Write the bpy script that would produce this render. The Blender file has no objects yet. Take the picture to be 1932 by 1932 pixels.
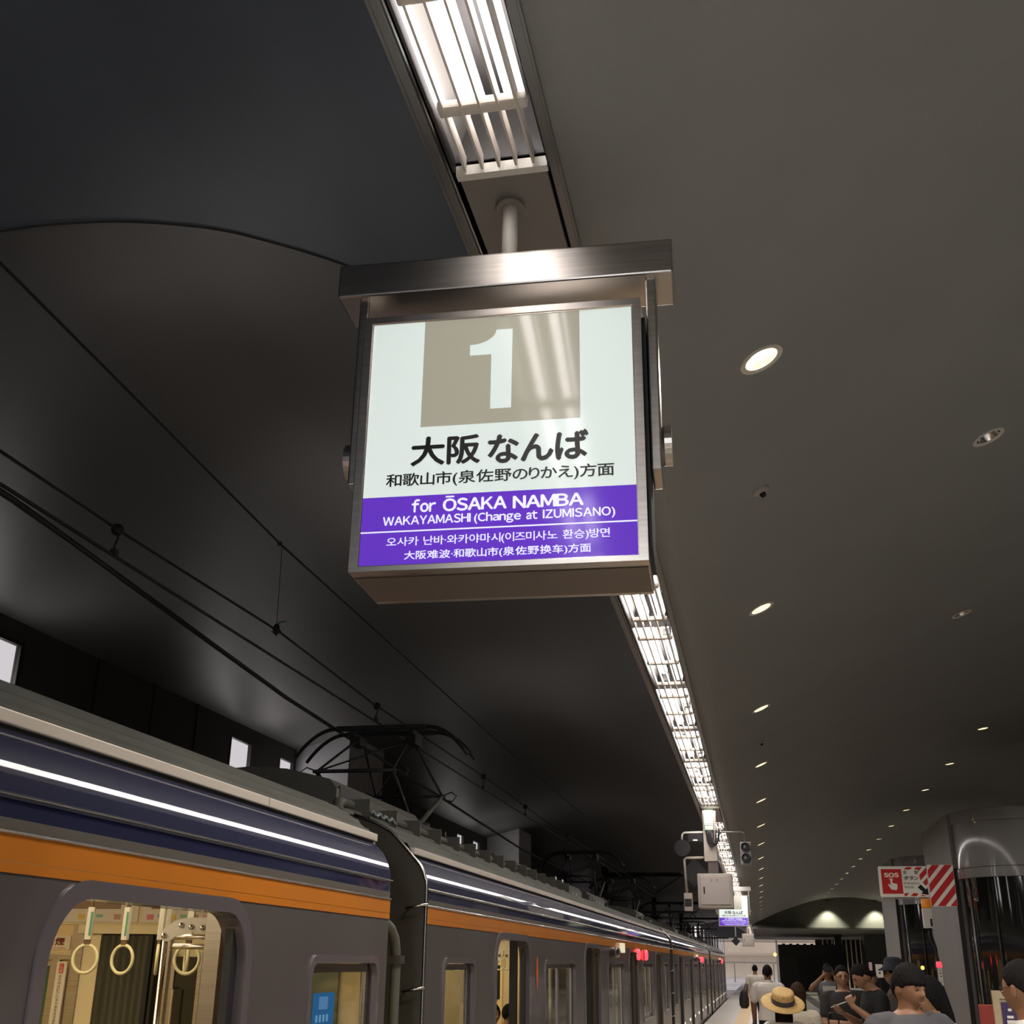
import bpy, bmesh, math, random
from mathutils import Vector, Matrix
from mathutils.geometry import tessellate_polygon
PI = math.pi
sc = bpy.context.scene
C = sc.collection
random.seed(7)
H = 1.62                                   # eye height of the camera above the platform

# ---------------------------------------------------------------- camera, world, exposure
YAW, PITCH, ROLL, FPX = -0.2052733, 0.3754228, 0.0135482, 2150.0
fw = Vector((math.sin(YAW)*math.cos(PITCH), math.cos(YAW)*math.cos(PITCH), math.sin(PITCH)))
rt0 = Vector((math.cos(YAW), -math.sin(YAW), 0)); up0 = rt0.cross(fw)
rt = rt0*math.cos(ROLL) + up0*math.sin(ROLL); up = -rt0*math.sin(ROLL) + up0*math.cos(ROLL)
cd = bpy.data.cameras.new('camera'); cam = bpy.data.objects.new('camera', cd); C.objects.link(cam)
cam.matrix_world = Matrix(((rt.x, up.x, -fw.x, 0), (rt.y, up.y, -fw.y, 0), (rt.z, up.z, -fw.z, H), (0, 0, 0, 1)))
cd.sensor_width = 36; cd.lens = 36*FPX/1932; cd.clip_start = 0.05; cd.clip_end = 600
sc.camera = cam
w = bpy.data.worlds.new('world'); sc.world = w; w.use_nodes = True
w.node_tree.nodes['Background'].inputs['Color'].default_value = (0.80, 0.74, 0.76, 1)
w.node_tree.nodes['Background'].inputs['Strength'].default_value = 0.85
vs = sc.view_settings
vs.view_transform = 'Standard'; vs.look = 'None'; vs.gamma = 1; vs.use_curve_mapping = False
vs.exposure = 0.0
def lamp(name, kind, loc, power, color, size=(1, 1), rot=(0, 0, 0), spot=None):
    l = bpy.data.lights.new(name, kind); l.energy = power; l.color = color
    if kind == 'AREA':
        l.shape = 'RECTANGLE'; l.size, l.size_y = size
    elif kind == 'SPOT':
        l.spot_size = spot; l.spot_blend = 0.6; l.shadow_soft_size = 0.08
    else: l.shadow_soft_size = size[0]
    o = bpy.data.objects.new(name, l); C.objects.link(o); o.location = loc; o.rotation_euler = rot
    return o
WARM = (1.0, 0.89, 0.74)
# light of the tube row over the platform edge (long lamps just under the louvre), of the far ones and of the downlights
for y0, y1 in ((-11, -2.4), (3.6, 20), (20, 42), (42, 72)):
    lamp('tube_row_light', 'AREA', (-0.61, (y0+y1)/2, H+2.15), (85 if y0 < 0 else 11)*(y1-y0), (.93, .96, 1.0) if y0 < 0 else (1.0, .92, .86), (0.26, y1-y0))
for yy in (-6, -1, 4.38, 8.1, 11.62, 18.7, 29, 43, 58):
    lamp('downlight_light', 'SPOT', (0.16, yy, H+2.33), 140 if yy < 5 else (28 if yy < 25 else 75), WARM, spot=2.4)
for yy in (-8, -2, 4, 10, 16, 23, 33, 44, 56, 68):
    lamp('downlight_light', 'SPOT', (3.74, yy, H+3.52), 760 if yy < 5 else (95 if yy < 25 else 330), (1, .96, .92) if yy < 5 else WARM, spot=2.3)

for xx, yy in ((.9, 80), (5.2, 78), (5.2, 97), (8.0, 96)):
    lamp('soffit_light', 'SPOT', (xx, yy, H+1.88), 260, WARM, spot=2.4)
# daylight pressing in through the left windows
for ya, yb in ((7.75, 8.46), (12.62, 13.27), (14.12, 14.66), (23.66, 24.28), (25.1, 25.78)):
    lamp('window_daylight', 'AREA', (-6.12, (ya+yb)/2, H+1.9), 8, (1, .93, .9), (1.1, yb-ya), (0, -2.1, 0))
# ---------------------------------------------------------------- materials
MT = {}
def mat(name, col, rough=.5, metal=0., emit=0., ecol=None, var=0., vscale=8., bump=0., bscale=60., coat=0., stretch=None, alpha=1., trans=0.):
    if name in MT: return MT[name]
    m = bpy.data.materials.new(name); m.use_nodes = True; nt = m.node_tree; b = nt.nodes['Principled BSDF']
    b.inputs['Base Color'].default_value = (*col, 1); b.inputs['Roughness'].default_value = rough
    b.inputs['Metallic'].default_value = metal
    if coat: b.inputs['Coat Weight'].default_value = coat; b.inputs['Coat Roughness'].default_value = .08
    if emit:
        b.inputs['Emission Color'].default_value = (*(ecol or col), 1); b.inputs['Emission Strength'].default_value = emit
    if trans: b.inputs['Transmission Weight'].default_value = trans
    if alpha < 1: b.inputs['Alpha'].default_value = alpha
    if var or bump:
        tc = nt.nodes.new('ShaderNodeTexCoord'); mp = nt.nodes.new('ShaderNodeMapping')
        nt.links.new(tc.outputs['Object'], mp.inputs['Vector'])
        if stretch: mp.inputs['Scale'].default_value = stretch
        if var:
            n = nt.nodes.new('ShaderNodeTexNoise'); n.inputs['Scale'].default_value = vscale; n.inputs['Detail'].default_value = 5
            nt.links.new(mp.outputs[0], n.inputs['Vector'])
            r = nt.nodes.new('ShaderNodeValToRGB')
            r.color_ramp.elements[0].color = (*[max(0, c*(1-var)) for c in col], 1); r.color_ramp.elements[0].position = .3
            r.color_ramp.elements[1].color = (*[min(1, c*(1+var)) for c in col], 1); r.color_ramp.elements[1].position = .7
            nt.links.new(n.outputs['Fac'], r.inputs['Fac']); nt.links.new(r.outputs[0], b.inputs['Base Color'])
        if bump:
            n2 = nt.nodes.new('ShaderNodeTexNoise'); n2.inputs['Scale'].default_value = bscale; n2.inputs['Detail'].default_value = 3
            nt.links.new(mp.outputs[0], n2.inputs['Vector'])
            bp = nt.nodes.new('ShaderNodeBump'); bp.inputs['Strength'].default_value = bump; bp.inputs['Distance'].default_value = .01
            nt.links.new(n2.outputs['Fac'], bp.inputs['Height']); nt.links.new(bp.outputs[0], b.inputs['Normal'])
    MT[name] = m; return m
def srgb(r, g, b): return tuple(((c/255+.055)/1.055)**2.4 if c > 10 else c/255/12.92 for c in (r, g, b))

# ---------------------------------------------------------------- mesh helpers
class MB:
    def __init__(s): s.v = []; s.f = []; s.m = []
    def add(s, vs, fs, mi=0):
        o = len(s.v); s.v += [Vector(v) for v in vs]; s.f += [tuple(i+o for i in f) for f in fs]; s.m += [mi]*len(fs); return s
    def box(s, lo, hi, mi=0, rot=None, piv=None):
        x0, y0, z0 = lo; x1, y1, z1 = hi
        vs = [Vector(p) for p in ((x0,y0,z0),(x1,y0,z0),(x1,y1,z0),(x0,y1,z0),(x0,y0,z1),(x1,y0,z1),(x1,y1,z1),(x0,y1,z1))]
        if rot is not None:
            pv = Vector(piv) if piv is not None else (vs[0]+vs[6])/2
            vs = [rot @ (v-pv) + pv for v in vs]
        return s.add(vs, [(0,3,2,1),(4,5,6,7),(0,1,5,4),(1,2,6,5),(2,3,7,6),(3,0,4,7)], mi)
    def cbox(s, lo, hi, b=.01, mi=0):          # box with chamfered edges along all axes
        bm = bmesh.new(); bmesh.ops.create_cube(bm, size=1)
        for v in bm.verts: v.co = Vector(((lo[i]+hi[i])/2 + v.co[i]*(hi[i]-lo[i]) for i in range(3)))
        bmesh.ops.bevel(bm, geom=bm.edges[:], offset=b, segments=2, affect='EDGES', profile=.6)
        bm.verts.index_update(); s.add([v.co.copy() for v in bm.verts], [[v.index for v in f.verts] for f in bm.faces], mi); bm.free(); return s
    def tube(s, pts, r, n=10, mi=0, cap=True, closed=False):
        pts = [Vector(p) for p in pts]; N = len(pts); rs = r if isinstance(r, (list, tuple)) else [r]*N
        vs = []; pn = None
        for i, p in enumerate(pts):
            if closed: t = (pts[(i+1) % N]-pts[i-1])
            else: t = (pts[min(i+1, N-1)]-pts[max(i-1, 0)])
            t.normalize()
            if pn is None:
                a = Vector((0, 0, 1)) if abs(t.z) < .9 else Vector((1, 0, 0)); nn = t.cross(a).normalized()
            else:
                nn = pn - t*pn.dot(t); nn.normalize()
            pn = nn; b = t.cross(nn)
            vs += [p + (nn*math.cos(2*PI*k/n)+b*math.sin(2*PI*k/n))*rs[i] for k in range(n)]
        fs = []
        for i in range(N if closed else N-1):
            j = (i+1) % N
            fs += [(i*n+k, i*n+(k+1) % n, j*n+(k+1) % n, j*n+k) for k in range(n)]
        if cap and not closed: fs += [tuple(range(n-1, -1, -1)), tuple((N-1)*n+k for k in range(n))]
        return s.add(vs, fs, mi)
    def lathe(s, prof, c=(0, 0, 0), axis=(0, 0, 1), n=24, mi=0, sx=1, sy=1, cap=True):
        ax = Vector(axis).normalized(); a = Vector((1, 0, 0)) if abs(ax.x) < .9 else Vector((0, 1, 0))
        u = (a-ax*a.dot(ax)).normalized(); v = ax.cross(u); c = Vector(c)
        vs = [c + ax*h + (u*math.cos(2*PI*k/n)*sx+v*math.sin(2*PI*k/n)*sy)*r for r, h in prof for k in range(n)]
        fs = [(i*n+k, i*n+(k+1) % n, (i+1)*n+(k+1) % n, (i+1)*n+k) for i in range(len(prof)-1) for k in range(n)]
        if cap and prof[0][0] > 1e-6: fs.append(tuple(range(n-1, -1, -1)))
        if cap and prof[-1][0] > 1e-6: fs.append(tuple((len(prof)-1)*n+k for k in range(n)))
        return s.add(vs, fs, mi)
    def extr(s, poly, axis, a, b, mi=0, caps=True):   # poly: 2D points extruded along an axis ('x','y','z') from a to b
        def P(p, t): return {'x': (t, p[0], p[1]), 'y': (p[0], t, p[1]), 'z': (p[0], p[1], t)}[axis]
        n = len(poly); vs = [P(p, a) for p in poly]+[P(p, b) for p in poly]
        fs = [(k, (k+1) % n, n+(k+1) % n, n+k) for k in range(n)]
        if caps:
            for tri in tessellate_polygon([[Vector((*p, 0)) for p in poly]]):
                fs.append(tuple(tri)); fs.append(tuple(n+i for i in reversed(tri)))
        return s.add(vs, fs, mi)
    def holes(s, loops, axis, t, thick, mi=0):        # plate with holes, of real thickness
        def P(p, q): return {'x': (q, p[0], p[1]), 'y': (p[0], q, p[1]), 'z': (p[0], p[1], q)}[axis]
        L3 = [[Vector((*p, 0)) for p in l] for l in loops]; flat = [p for l in loops for p in l]; n = len(flat)
        vs = [P(p, t) for p in flat]+[P(p, t+thick) for p in flat]; fs = []
        for tri in tessellate_polygon(L3): fs.append(tuple(tri)); fs.append(tuple(n+i for i in reversed(tri)))
        o = 0
        for l in loops:
            m = len(l); fs += [(o+k, o+(k+1) % m, n+o+(k+1) % m, n+o+k) for k in range(m)]; o += m
        return s.add(vs, fs, mi)
    def loft(s, rings, mi=0, cap=True, closed=True):
        n = len(rings[0]); vs = [p for r in rings for p in r]
        fs = [(i*n+k, i*n+(k+1) % n, (i+1)*n+(k+1) % n, (i+1)*n+k) for i in range(len(rings)-1) for k in range(n if closed else n-1)]
        if cap: fs += [tuple(range(n-1, -1, -1)), tuple((len(rings)-1)*n+k for k in range(n))]
        return s.add(vs, fs, mi)
    def xf(s, M):
        s.v = [M @ v for v in s.v]; return s
    def join(s, o, M=None, mi=0):
        return s.add([(M @ v if M else v) for v in o.v], o.f, mi)
    def build(s, name, m, parent=None, smooth=False, fix=True, auto=None):
        me = bpy.data.meshes.new(name); org = ORG.get(parent, Vector((0, 0, 0)))
        if parent is None and s.v:
            xs = [v.x for v in s.v]; ys = [v.y for v in s.v]; zs = [v.z for v in s.v]
            org = Vector(((min(xs)+max(xs))/2, (min(ys)+max(ys))/2, min(zs)))
        me.from_pydata([v-org for v in s.v], [], s.f)
        for mm in (m if isinstance(m, (list, tuple)) else [m]): me.materials.append(mm)
        if isinstance(m, (list, tuple)): me.polygons.foreach_set('material_index', s.m)
        if fix:
            bm = bmesh.new(); bm.from_mesh(me); bmesh.ops.recalc_face_normals(bm, faces=bm.faces[:]); bm.to_mesh(me); bm.free()
        if smooth: me.polygons.foreach_set('use_smooth', [True]*len(me.polygons))
        if auto is not None:
            me.polygons.foreach_set('use_smooth', [True]*len(me.polygons)); me.set_sharp_from_angle(angle=auto)
        me.update()
        o = bpy.data.objects.new(name, me); C.objects.link(o)
        if parent is None: o.location = org
        else: o.parent = parent
        ORG[o] = org.copy(); return o
ORG = {}
_u = 'first second third fourth fifth sixth seventh eighth ninth tenth eleventh twelfth thirteenth fourteenth fifteenth sixteenth seventeenth eighteenth nineteenth'.split()   # ORDINALS
ordn = _u+[w_ for t_ in ('twent', 'thirt', 'fort') for w_ in [t_+'ieth']+[t_+'y-'+x_ for x_ in _u[:9]]]
def tag(o, label=None, cat=None, group=None, kind=None):
    for k, v in (('label', label), ('category', cat), ('group', group), ('kind', kind)):
        if v: o[k] = v
    return o
def thing(name, label, cat, loc=(0, 0, 0), group=None):
    o = bpy.data.objects.new(name, None); C.objects.link(o); o.location = loc; o.empty_display_size = .1
    ORG[o] = Vector(loc); return tag(o, label, cat, group)
def dup(root, loc, label=None, group=None, rotz=0):
    r = root.copy(); C.objects.link(r); r.location = loc; r.rotation_euler = (0, 0, rotz)
    if label: r['label'] = label
    if group: r['group'] = group
    for ch in list(root.children):
        c = ch.copy(); C.objects.link(c); c.parent = r
        for g in ch.children:
            d = g.copy(); C.objects.link(d); d.parent = c
    return r
def rrect(x0, z0, x1, z1, r, n=5):
    pts = []
    for cx, cz, a in ((x1-r, z1-r, 0), (x0+r, z1-r, PI/2), (x0+r, z0+r, PI), (x1-r, z0+r, 3*PI/2)):
        pts += [(cx+r*math.cos(a+k*PI/2/n), cz+r*math.sin(a+k*PI/2/n)) for k in range(n+1)]
    return pts
# text: every glyph is meshed once from the built-in font and set by hand (full-width forms serve as grotesque Latin letters)
GL = {}
def glyph(ch):
    if ch in GL: return GL[ch]
    if ch == 'I': GL[ch] = ([Vector((0, 0, 0)), Vector((.105, 0, 0)), Vector((.105, .735, 0)), Vector((0, .735, 0))], [(0, 1, 2, 3)]); return GL[ch]
    cc = chr(ord(ch)+0xFEE0) if 33 <= ord(ch) <= 126 and ch.isalnum() else ch
    cu = bpy.data.curves.new('g', 'FONT'); cu.body = cc; cu.size = 1; cu.resolution_u = 3
    o = bpy.data.objects.new('g', cu); C.objects.link(o)
    dg = bpy.context.evaluated_depsgraph_get(); me = bpy.data.meshes.new_from_object(o.evaluated_get(dg))
    vs = [v.co.copy() for v in me.vertices]; fs = [tuple(p.vertices) for p in me.polygons]
    bpy.data.objects.remove(o); bpy.data.curves.remove(cu); bpy.data.meshes.remove(me)
    GL[ch] = (vs, fs); return GL[ch]
def text(s, width, height, bold=.02, gap=.08, cjk_gap=.04):
    """2D text laid out from x=0; returns (verts, faces) scaled so the whole line fits width x height"""
    x = 0; V = []; F = []
    for ch in s:
        if ch == ' ': x += .35; continue
        vs, fs = glyph('O' if ch == 'Ō' else ch)
        if not vs: x += .5; continue
        a = min(v.x for v in vs); b = max(v.x for v in vs)
        for dx, dy in ((0, 0), (bold, 0), (-bold, 0), (0, bold), (0, -bold)):
            o = len(V); V += [(v.x-a+x+dx, v.y+dy) for v in vs]; F += [tuple(i+o for i in f) for f in fs]
            if not bold: break
        if ch == 'Ō':
            t = max(v.y for v in vs); o = len(V)
            V += [(x+.12, t+.09), (x+b-a-.12, t+.09), (x+b-a-.12, t+.19), (x+.12, t+.19)]; F.append((o, o+1, o+2, o+3))
        x += (b-a) + (gap if ord(ch) < 0x2E80 else cjk_gap+.06)
    x0 = min(p[0] for p in V); x1 = max(p[0] for p in V); y0 = min(p[1] for p in V); y1 = max(p[1] for p in V)
    sx = width/(x1-x0); sy = height/(y1-y0)
    return [((p[0]-x0)*sx, (p[1]-y0)*sy) for p in V], F
# ---------------------------------------------------------------- shared materials
M_steel = mat('brushed_steel', (.40, .375, .35), .28, 1., var=.12, vscale=3, stretch=(1, 1, 30))
M_steel_dk = mat('dark_steel', (.20, .19, .18), .4, .9)
M_chrome = mat('chrome', (.7, .68, .64), .15, 1.)
M_black = mat('black_rubber', (.012, .012, .013), .6)
M_blackmet = mat('black_metal', (.008, .008, .009), .6)
M_white = mat('white_enamel', (.75, .72, .66), .4)
M_cream = mat('cream_panel', (.78, .66, .40), .45)
M_beige = mat('beige_cabinet', (.40, .35, .30), .5, var=.06, vscale=5)
M_trim = mat('grey_trim', (.20, .195, .19), .35, .5)
M_tube = mat('tube_glow', (1, .93, .88), .5, emit=12., ecol=(1., .95, .93))
M_glow_far = mat('tube_glow_far', (1, .93, .88), .5, emit=3., ecol=(1., .90, .85))
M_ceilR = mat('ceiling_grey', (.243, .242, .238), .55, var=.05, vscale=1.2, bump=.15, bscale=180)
M_ceilLn = mat('ceiling_slate_cool_cast', (.098, .118, .160), .42, var=.08, vscale=.8, bump=.1, bscale=150)  # bluish cast of the light put into the near bay's colour
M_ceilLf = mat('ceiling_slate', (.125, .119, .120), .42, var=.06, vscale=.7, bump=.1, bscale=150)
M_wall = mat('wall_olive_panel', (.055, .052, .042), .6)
M_pier = mat('pier_grey', (.46, .45, .47), .55, var=.05)
M_floor = mat('platform_tiles', (.31, .30, .28), .45, var=.1, vscale=2)

# ---------------------------------------------------------------- ceiling shells, walls, floor
def smooth_poly(pts, k=6):
    out = []
    for i in range(len(pts)-1):
        p0 = Vector(pts[max(i-1, 0)]); p1 = Vector(pts[i]); p2 = Vector(pts[i+1]); p3 = Vector(pts[min(i+2, len(pts)-1)])
        for j in range(k):
            t = j/k; out.append(tuple(.5*((2*p1)+(p2-p0)*t+(2*p0-5*p1+4*p2-p3)*t*t+(3*p1-p0-3*p2+p3)*t**3)))
    return out+[tuple(pts[-1])]
def sweep(name, sec, y0, y1, m, th=.06):
    s = [(x, z+H) for x, z in sec]; poly = s+[(x, z+th) for x, z in reversed(s)]
    mb = MB().extr(poly, 'y', y0, y1); o = mb.build(name, m, auto=.5); tag(o, kind='structure'); return o
SEC_R = smooth_poly([(-.44, 2.20), (-.28, 2.205), (.16, 2.39), (1.1, 2.79), (2.43, 3.27), (3.71, 3.58), (5.0, 3.68), (6.1, 3.60), (7.2, 3.38), (8.6, 2.9), (10, 2.35), (11.6, 1.9)])
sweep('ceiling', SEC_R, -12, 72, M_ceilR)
ARCH = [(-.80, 2.20), (-1.1, 2.40), (-1.43, 2.567), (-1.67, 2.68), (-1.98, 2.805), (-2.23, 2.872), (-2.5, 2.922), (-2.81, 2.948), (-3.07, 2.945), (-3.7, 2.90), (-4.6, 2.75), (-6.05, 2.45)]
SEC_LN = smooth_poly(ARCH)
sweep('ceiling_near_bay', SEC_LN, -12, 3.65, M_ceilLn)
SEC_LF = smooth_poly([(-.80, 2.20), (-1.1, 2.43), (-1.43, 2.64), (-1.98, 2.93), (-2.5, 3.12), (-3.07, 3.2), (-3.7, 3.16), (-4.5, 3.02), (-5.25, 2.84), (-6.05, 2.62)])
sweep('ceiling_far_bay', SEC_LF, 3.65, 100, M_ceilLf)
# lip of the near bay: thin pale bead
mb = MB(); mb.tube([(x, 3.655, z+H-.004) for x, z in SEC_LN], .006, 6); tag(mb.build('trim_1', M_steel_dk), kind='structure')
# slab over the light strip recess
tag(MB().box((-.90, -12, H+2.50), (-.34, 100, H+2.56)).build('ceiling_recess', M_blackmet), kind='structure')
for k, x in enumerate((-.80, -.44)):
    tag(MB().box((x-.006, -12, H+2.18), (x+.006, 100, H+2.5)).build('trim_%d' % (k+2), M_trim), kind='structure')
# flat soffit past the vault
tag(MB().box((-.34, 72, H+1.93), (12, 101, H+2.02)).build('ceiling_flat_soffit', M_ceilR), kind='structure')
# lunette wall closing the vault, dark, lit by two uplights
lun = [(x, z+H) for x, z in SEC_R[8:]]
mb = MB().extr([(-.30, H+1.98)]+lun[:-1]+[(11.5, H+1.98)], 'y', 72, 72.15); tag(mb.build('wall_end', mat('lunette_plaster', (.13, .13, .11), .6)), kind='structure')
tag(MB().box((-.34, 71.55, H+1.93), (12, 72.0, H+2.0)).build('trim_4', mat('ledge_grey', (.17, .165, .15), .5)), kind='structure')
# floor: platform slab with paler coping and yellow tactile strip
EDGE = -1.72
tag(MB().box((-.45, -12, -.3), (12, 115, 0)).build('floor', M_floor), kind='structure')
M_cop = mat('coping_stone', (.36, .33, .30), .5, var=.1, vscale=3)
tag(MB().box((EDGE, -12, -.3), (-.87, 115, 0)).build('floor_coping', M_cop), kind='structure')
M_tact = mat('tactile_yellow', (.50, .31, .09), .55, var=.12, vscale=5)
tag(MB().box((-.87, -12, -.3), (-.45, 115, .004)).build('floor_tactile_strip', M_tact), kind='structure')
tag(MB().box((-.45, 30, 0), (-.20, 115, .003)).build('floor_white_line', mat('line_white', (.5, .48, .45), .5)), kind='structure')
tag(MB().box((2.15, 30, 0), (2.6, 101, .003)).build('floor_dark_band', mat('band_dark', (.07, .065, .055), .5)), kind='structure')
tag(MB().box((EDGE, -12, -1.3), (EDGE+.2, 115, -.3)).build('wall_platform_face', mat('concrete_dark', (.10, .095, .09), .8, var=.2)), kind='structure')
tag(MB().box((-7, -12, -1.4), (EDGE, 230, -1.3)).build('floor_trackbed', mat('ballast', (.09, .08, .07), .9, var=.4, vscale=30, bump=.6, bscale=20)), kind='structure')
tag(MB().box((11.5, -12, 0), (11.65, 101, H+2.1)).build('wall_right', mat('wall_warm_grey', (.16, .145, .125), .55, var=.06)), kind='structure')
tag(MB().box((-7, -12.2, -1.3), (12, -12, H+3.9)).build('wall_back', mat('wall_back_grey', (.20, .20, .21), .6)), kind='structure')
# left wall with window openings
WZ0, WZ1 = H+1.25, H+2.47
WIN = [(7.75, 8.46), (12.62, 13.27), (14.12, 14.66), (23.66, 24.28), (25.1, 25.78), (36.0, 36.6), (37.3, 37.9), (47.6, 48.3), (59.5, 60.2), (72, 73), (84, 85)]
WIN = [(-2.2, -1.5)]+WIN
loops = [[(-12, -1.3), (100, -1.3), (100, H+2.7), (-12, H+2.7)]]+[[(a, WZ0), (b, WZ0), (b, WZ1), (a, WZ1)] for a, b in WIN]
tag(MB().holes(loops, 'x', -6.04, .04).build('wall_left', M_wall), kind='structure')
M_fr = mat('window_frame_dark', (.03, .028, .026), .4, .6); M_rev = mat('window_reveal', (.33, .33, .34), .5)
M_glass = mat('clear_glass', (.92, .95, .96), .03, trans=1.); M_glass.node_tree.nodes['Principled BSDF'].inputs['IOR'].default_value = 1.05
for k, (a, b) in enumerate(WIN[:8]):
    fr = tag(MB().holes([[(a, WZ0), (b, WZ0), (b, WZ1), (a, WZ1)], [(a+.03, WZ0+.04), (b-.05, WZ0+.04), (b-.05, WZ1-.03), (a+.03, WZ1-.03)]], 'x', -6.045, .05).build('window_%d' % (k+1), M_fr), kind='structure')
    MB().box((-6.03, a+.03, WZ0+.04), (-6.025, b-.05, WZ1-.03)).build('pane', M_glass, fr)
# the bright world outside the windows: a pale building face with a ledge
tag(MB().box((-12, -14, -2), (-11.8, 230, 3.2)).box((-11.8, -14, 2.55), (-11.5, 230, 2.75)).build('wall_opposite_building', mat('outside_pale', (.8, .76, .76), .8)), kind='structure')
# dark panel seams on the left wall
for k, y in enumerate((9.6, 10.7, 11.7, 17.6, 18.9, 20.2, 21.5)):
    tag(MB().box((-6.0, y, H), (-5.99, y+.02, H+2.64)).build('trim_%d' % (k+5), M_blackmet), kind='structure')
# piers
pier0 = None
for k, y in enumerate((2.9, 14.7, 26.5, 38.3, 50.1, 61.9, 73.7, 85.5, 97)):
    o = MB().box((-6.02, y, -1.3), (-5.25, y+1.5, H+2.95)).build('pier', M_pier) if pier0 is None else None
    if o is None: o = pier0.copy(); C.objects.link(o)
    else: pier0 = o
    o.location = (-5.635, y+.75, -1.3); o['kind'] = 'structure'; o.name = 'wall_pier'
# small bracket lamp on the second pier corner
tag(MB().cbox((-5.95, 14.55, H+2.68), (-5.87, 14.66, H+2.72), .01).build('bracket', M_chrome), 'tiny bright metal bracket at the upper corner of the first visible wall pier', 'bracket')

# ---------------------------------------------------------------- far end past the platform hall (daylight side)
M_far = mat('far_concrete', (.78, .70, .58), .8, var=.08, vscale=.4)
for k in range(15):
    y = 101+k*8.3
    o = MB().box((-6.3, y, -1.3), (-6.2, y+2.9, 6.2)).build('pillar', mat('far_pillar', (.05, .048, .05), .6)) if k == 0 else pil0.copy()
    if k: C.objects.link(o); o.location = (-6.25, y+1.45, -1.3)
    else: pil0 = o
    tag(o, 'dark trackside pillar, %s in the bright row beyond the left wall' % ordn[k], 'pillar', 'dark pillars against daylight beyond the hall')
tag(MB().box((-14, 232, -2), (14, 232.5, 6.6)).build('wall_far', M_far), kind='structure')
tag(MB().box((-14, 229, 3.2), (14, 232, 3.6)).build('trim_20', mat('far_ledge', (.66, .58, .46), .7)), kind='structure')
for k in range(14):
    y = 103.9+k*8.3
    o = MB().box((-6.30, y, -1.0), (-6.27, y+5.4, 6.2)).build('daylight_pane', mat('daylight_glow', (.8, .74, .72), .6, emit=.62, ecol=(.86, .76, .73))) if k == 0 else pan0.copy()  # added panes that glow by themselves, standing in for daylight in the gaps
    if k: C.objects.link(o); o.location = (-6.285, y+2.7, -1.0)
    else: pan0 = o
    tag(o, 'pale glowing pane standing in for daylight between the dark far pillars, %s of the row' % ordn[k], 'window', 'glowing daylight panes between the far pillars')
# railings and steps at the far end
fence = thing('railing', 'pale steel railing at the far end of the track beyond the train', 'railing', (-1, 150, 0))
MB().box((-6, 149.95, 1.75), (3, 150.05, 1.9)).build('handrail', M_cop, fence)
for x in (-5.5, -3.2, -.9, 1.4): MB().box((x, 149.93, -.4), (x+.14, 150.07, 1.9)).build('post', M_cop, fence)
tag(MB().box((-6, 116, -1.29), (12, 230, -.6)).build('floor_far_ground', mat('far_ground', (.55, .55, .58), .35, var=.45, vscale=.5)), kind='structure')
# slanted dark canopy girders over the far tracks
gt = None
for k in range(9):
    y = 103+k*9
    if gt is None:
        gt = thing('gantry', 'dark steel gantry across the far tracks under the open roof', 'gantry', (0, y, 0), 'far gantries')
        MB().box((-6, y-.1, 5.05), (8, y+.1, 5.35)).build('beam', M_blackmet, gt)
        MB().box((-6, y-.06, 4.55), (8, y+.06, 4.62)).build('lower_beam', M_blackmet, gt)
        for x in (-6.0, 7.6): MB().box((x, y-.12, -.6), (x+.24, y+.12, 5.3)).build('post', M_blackmet, gt)
    else: dup(gt, (0, y, 0), 'dark steel gantry across the far tracks, %s of the row' % ordn[k])


# dark hoarding on the platform near the far end, with posts above
hd = thing('hoarding', 'large dark boarded enclosure standing at the far end of the platform', 'hoarding', (3.6, 90, 0))
MB().box((1.30, 90, 0), (6.0, 93.5, 2.98)).build('panel', mat('hoarding_dark', (.085, .088, .075), .5), hd)
MB().box((2.6, 89.93, 0), (4.3, 90, 2.1)).build('door', mat('hoarding_black', (.018, .018, .020), .4), hd)
MB().box((1.12, 89.9, 0), (1.24, 90.05, 3.54)).build('corner_post', M_chrome, hd)
for i in range(9): MB().cbox((1.6+i*.5, 90.5, 2.98), (1.8+i*.5, 91, 3.06), .02).build('cap', M_blackmet, hd)
fin = None
for i in range(13):
    x = 4.9+i*.36
    if fin is None: fin = MB().box((x, 100.2, 0), (x+.09, 100.5, H+1.93)).build('fin', mat('fin_pale', (.6, .57, .5), .4))
    else: fin = fin.copy(); C.objects.link(fin); fin.location.x = x+.045
    tag(fin, 'thin bright upright fin behind the dark hoarding, %s from the left' % ordn[i], 'fin', 'upright fins behind the hoarding')
tag(MB().box((7.0, 86, 0), (9.5, 88, H+1.93)).build('wall_core', M_ceilR), kind='structure')
tag(MB().box((4.4, 101, 0), (11.6, 101.2, H+1.93)).build('wall_hall_end', M_wall), kind='structure')
dk = MB().box((4.9, 84, 0), (5.35, 84.4, H+1.93)).build('column', mat('column_dark_gloss', (.02, .022, .03), .12)); tag(dk, 'slim dark glossy column beside the dark hoarding', 'column')

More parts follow.
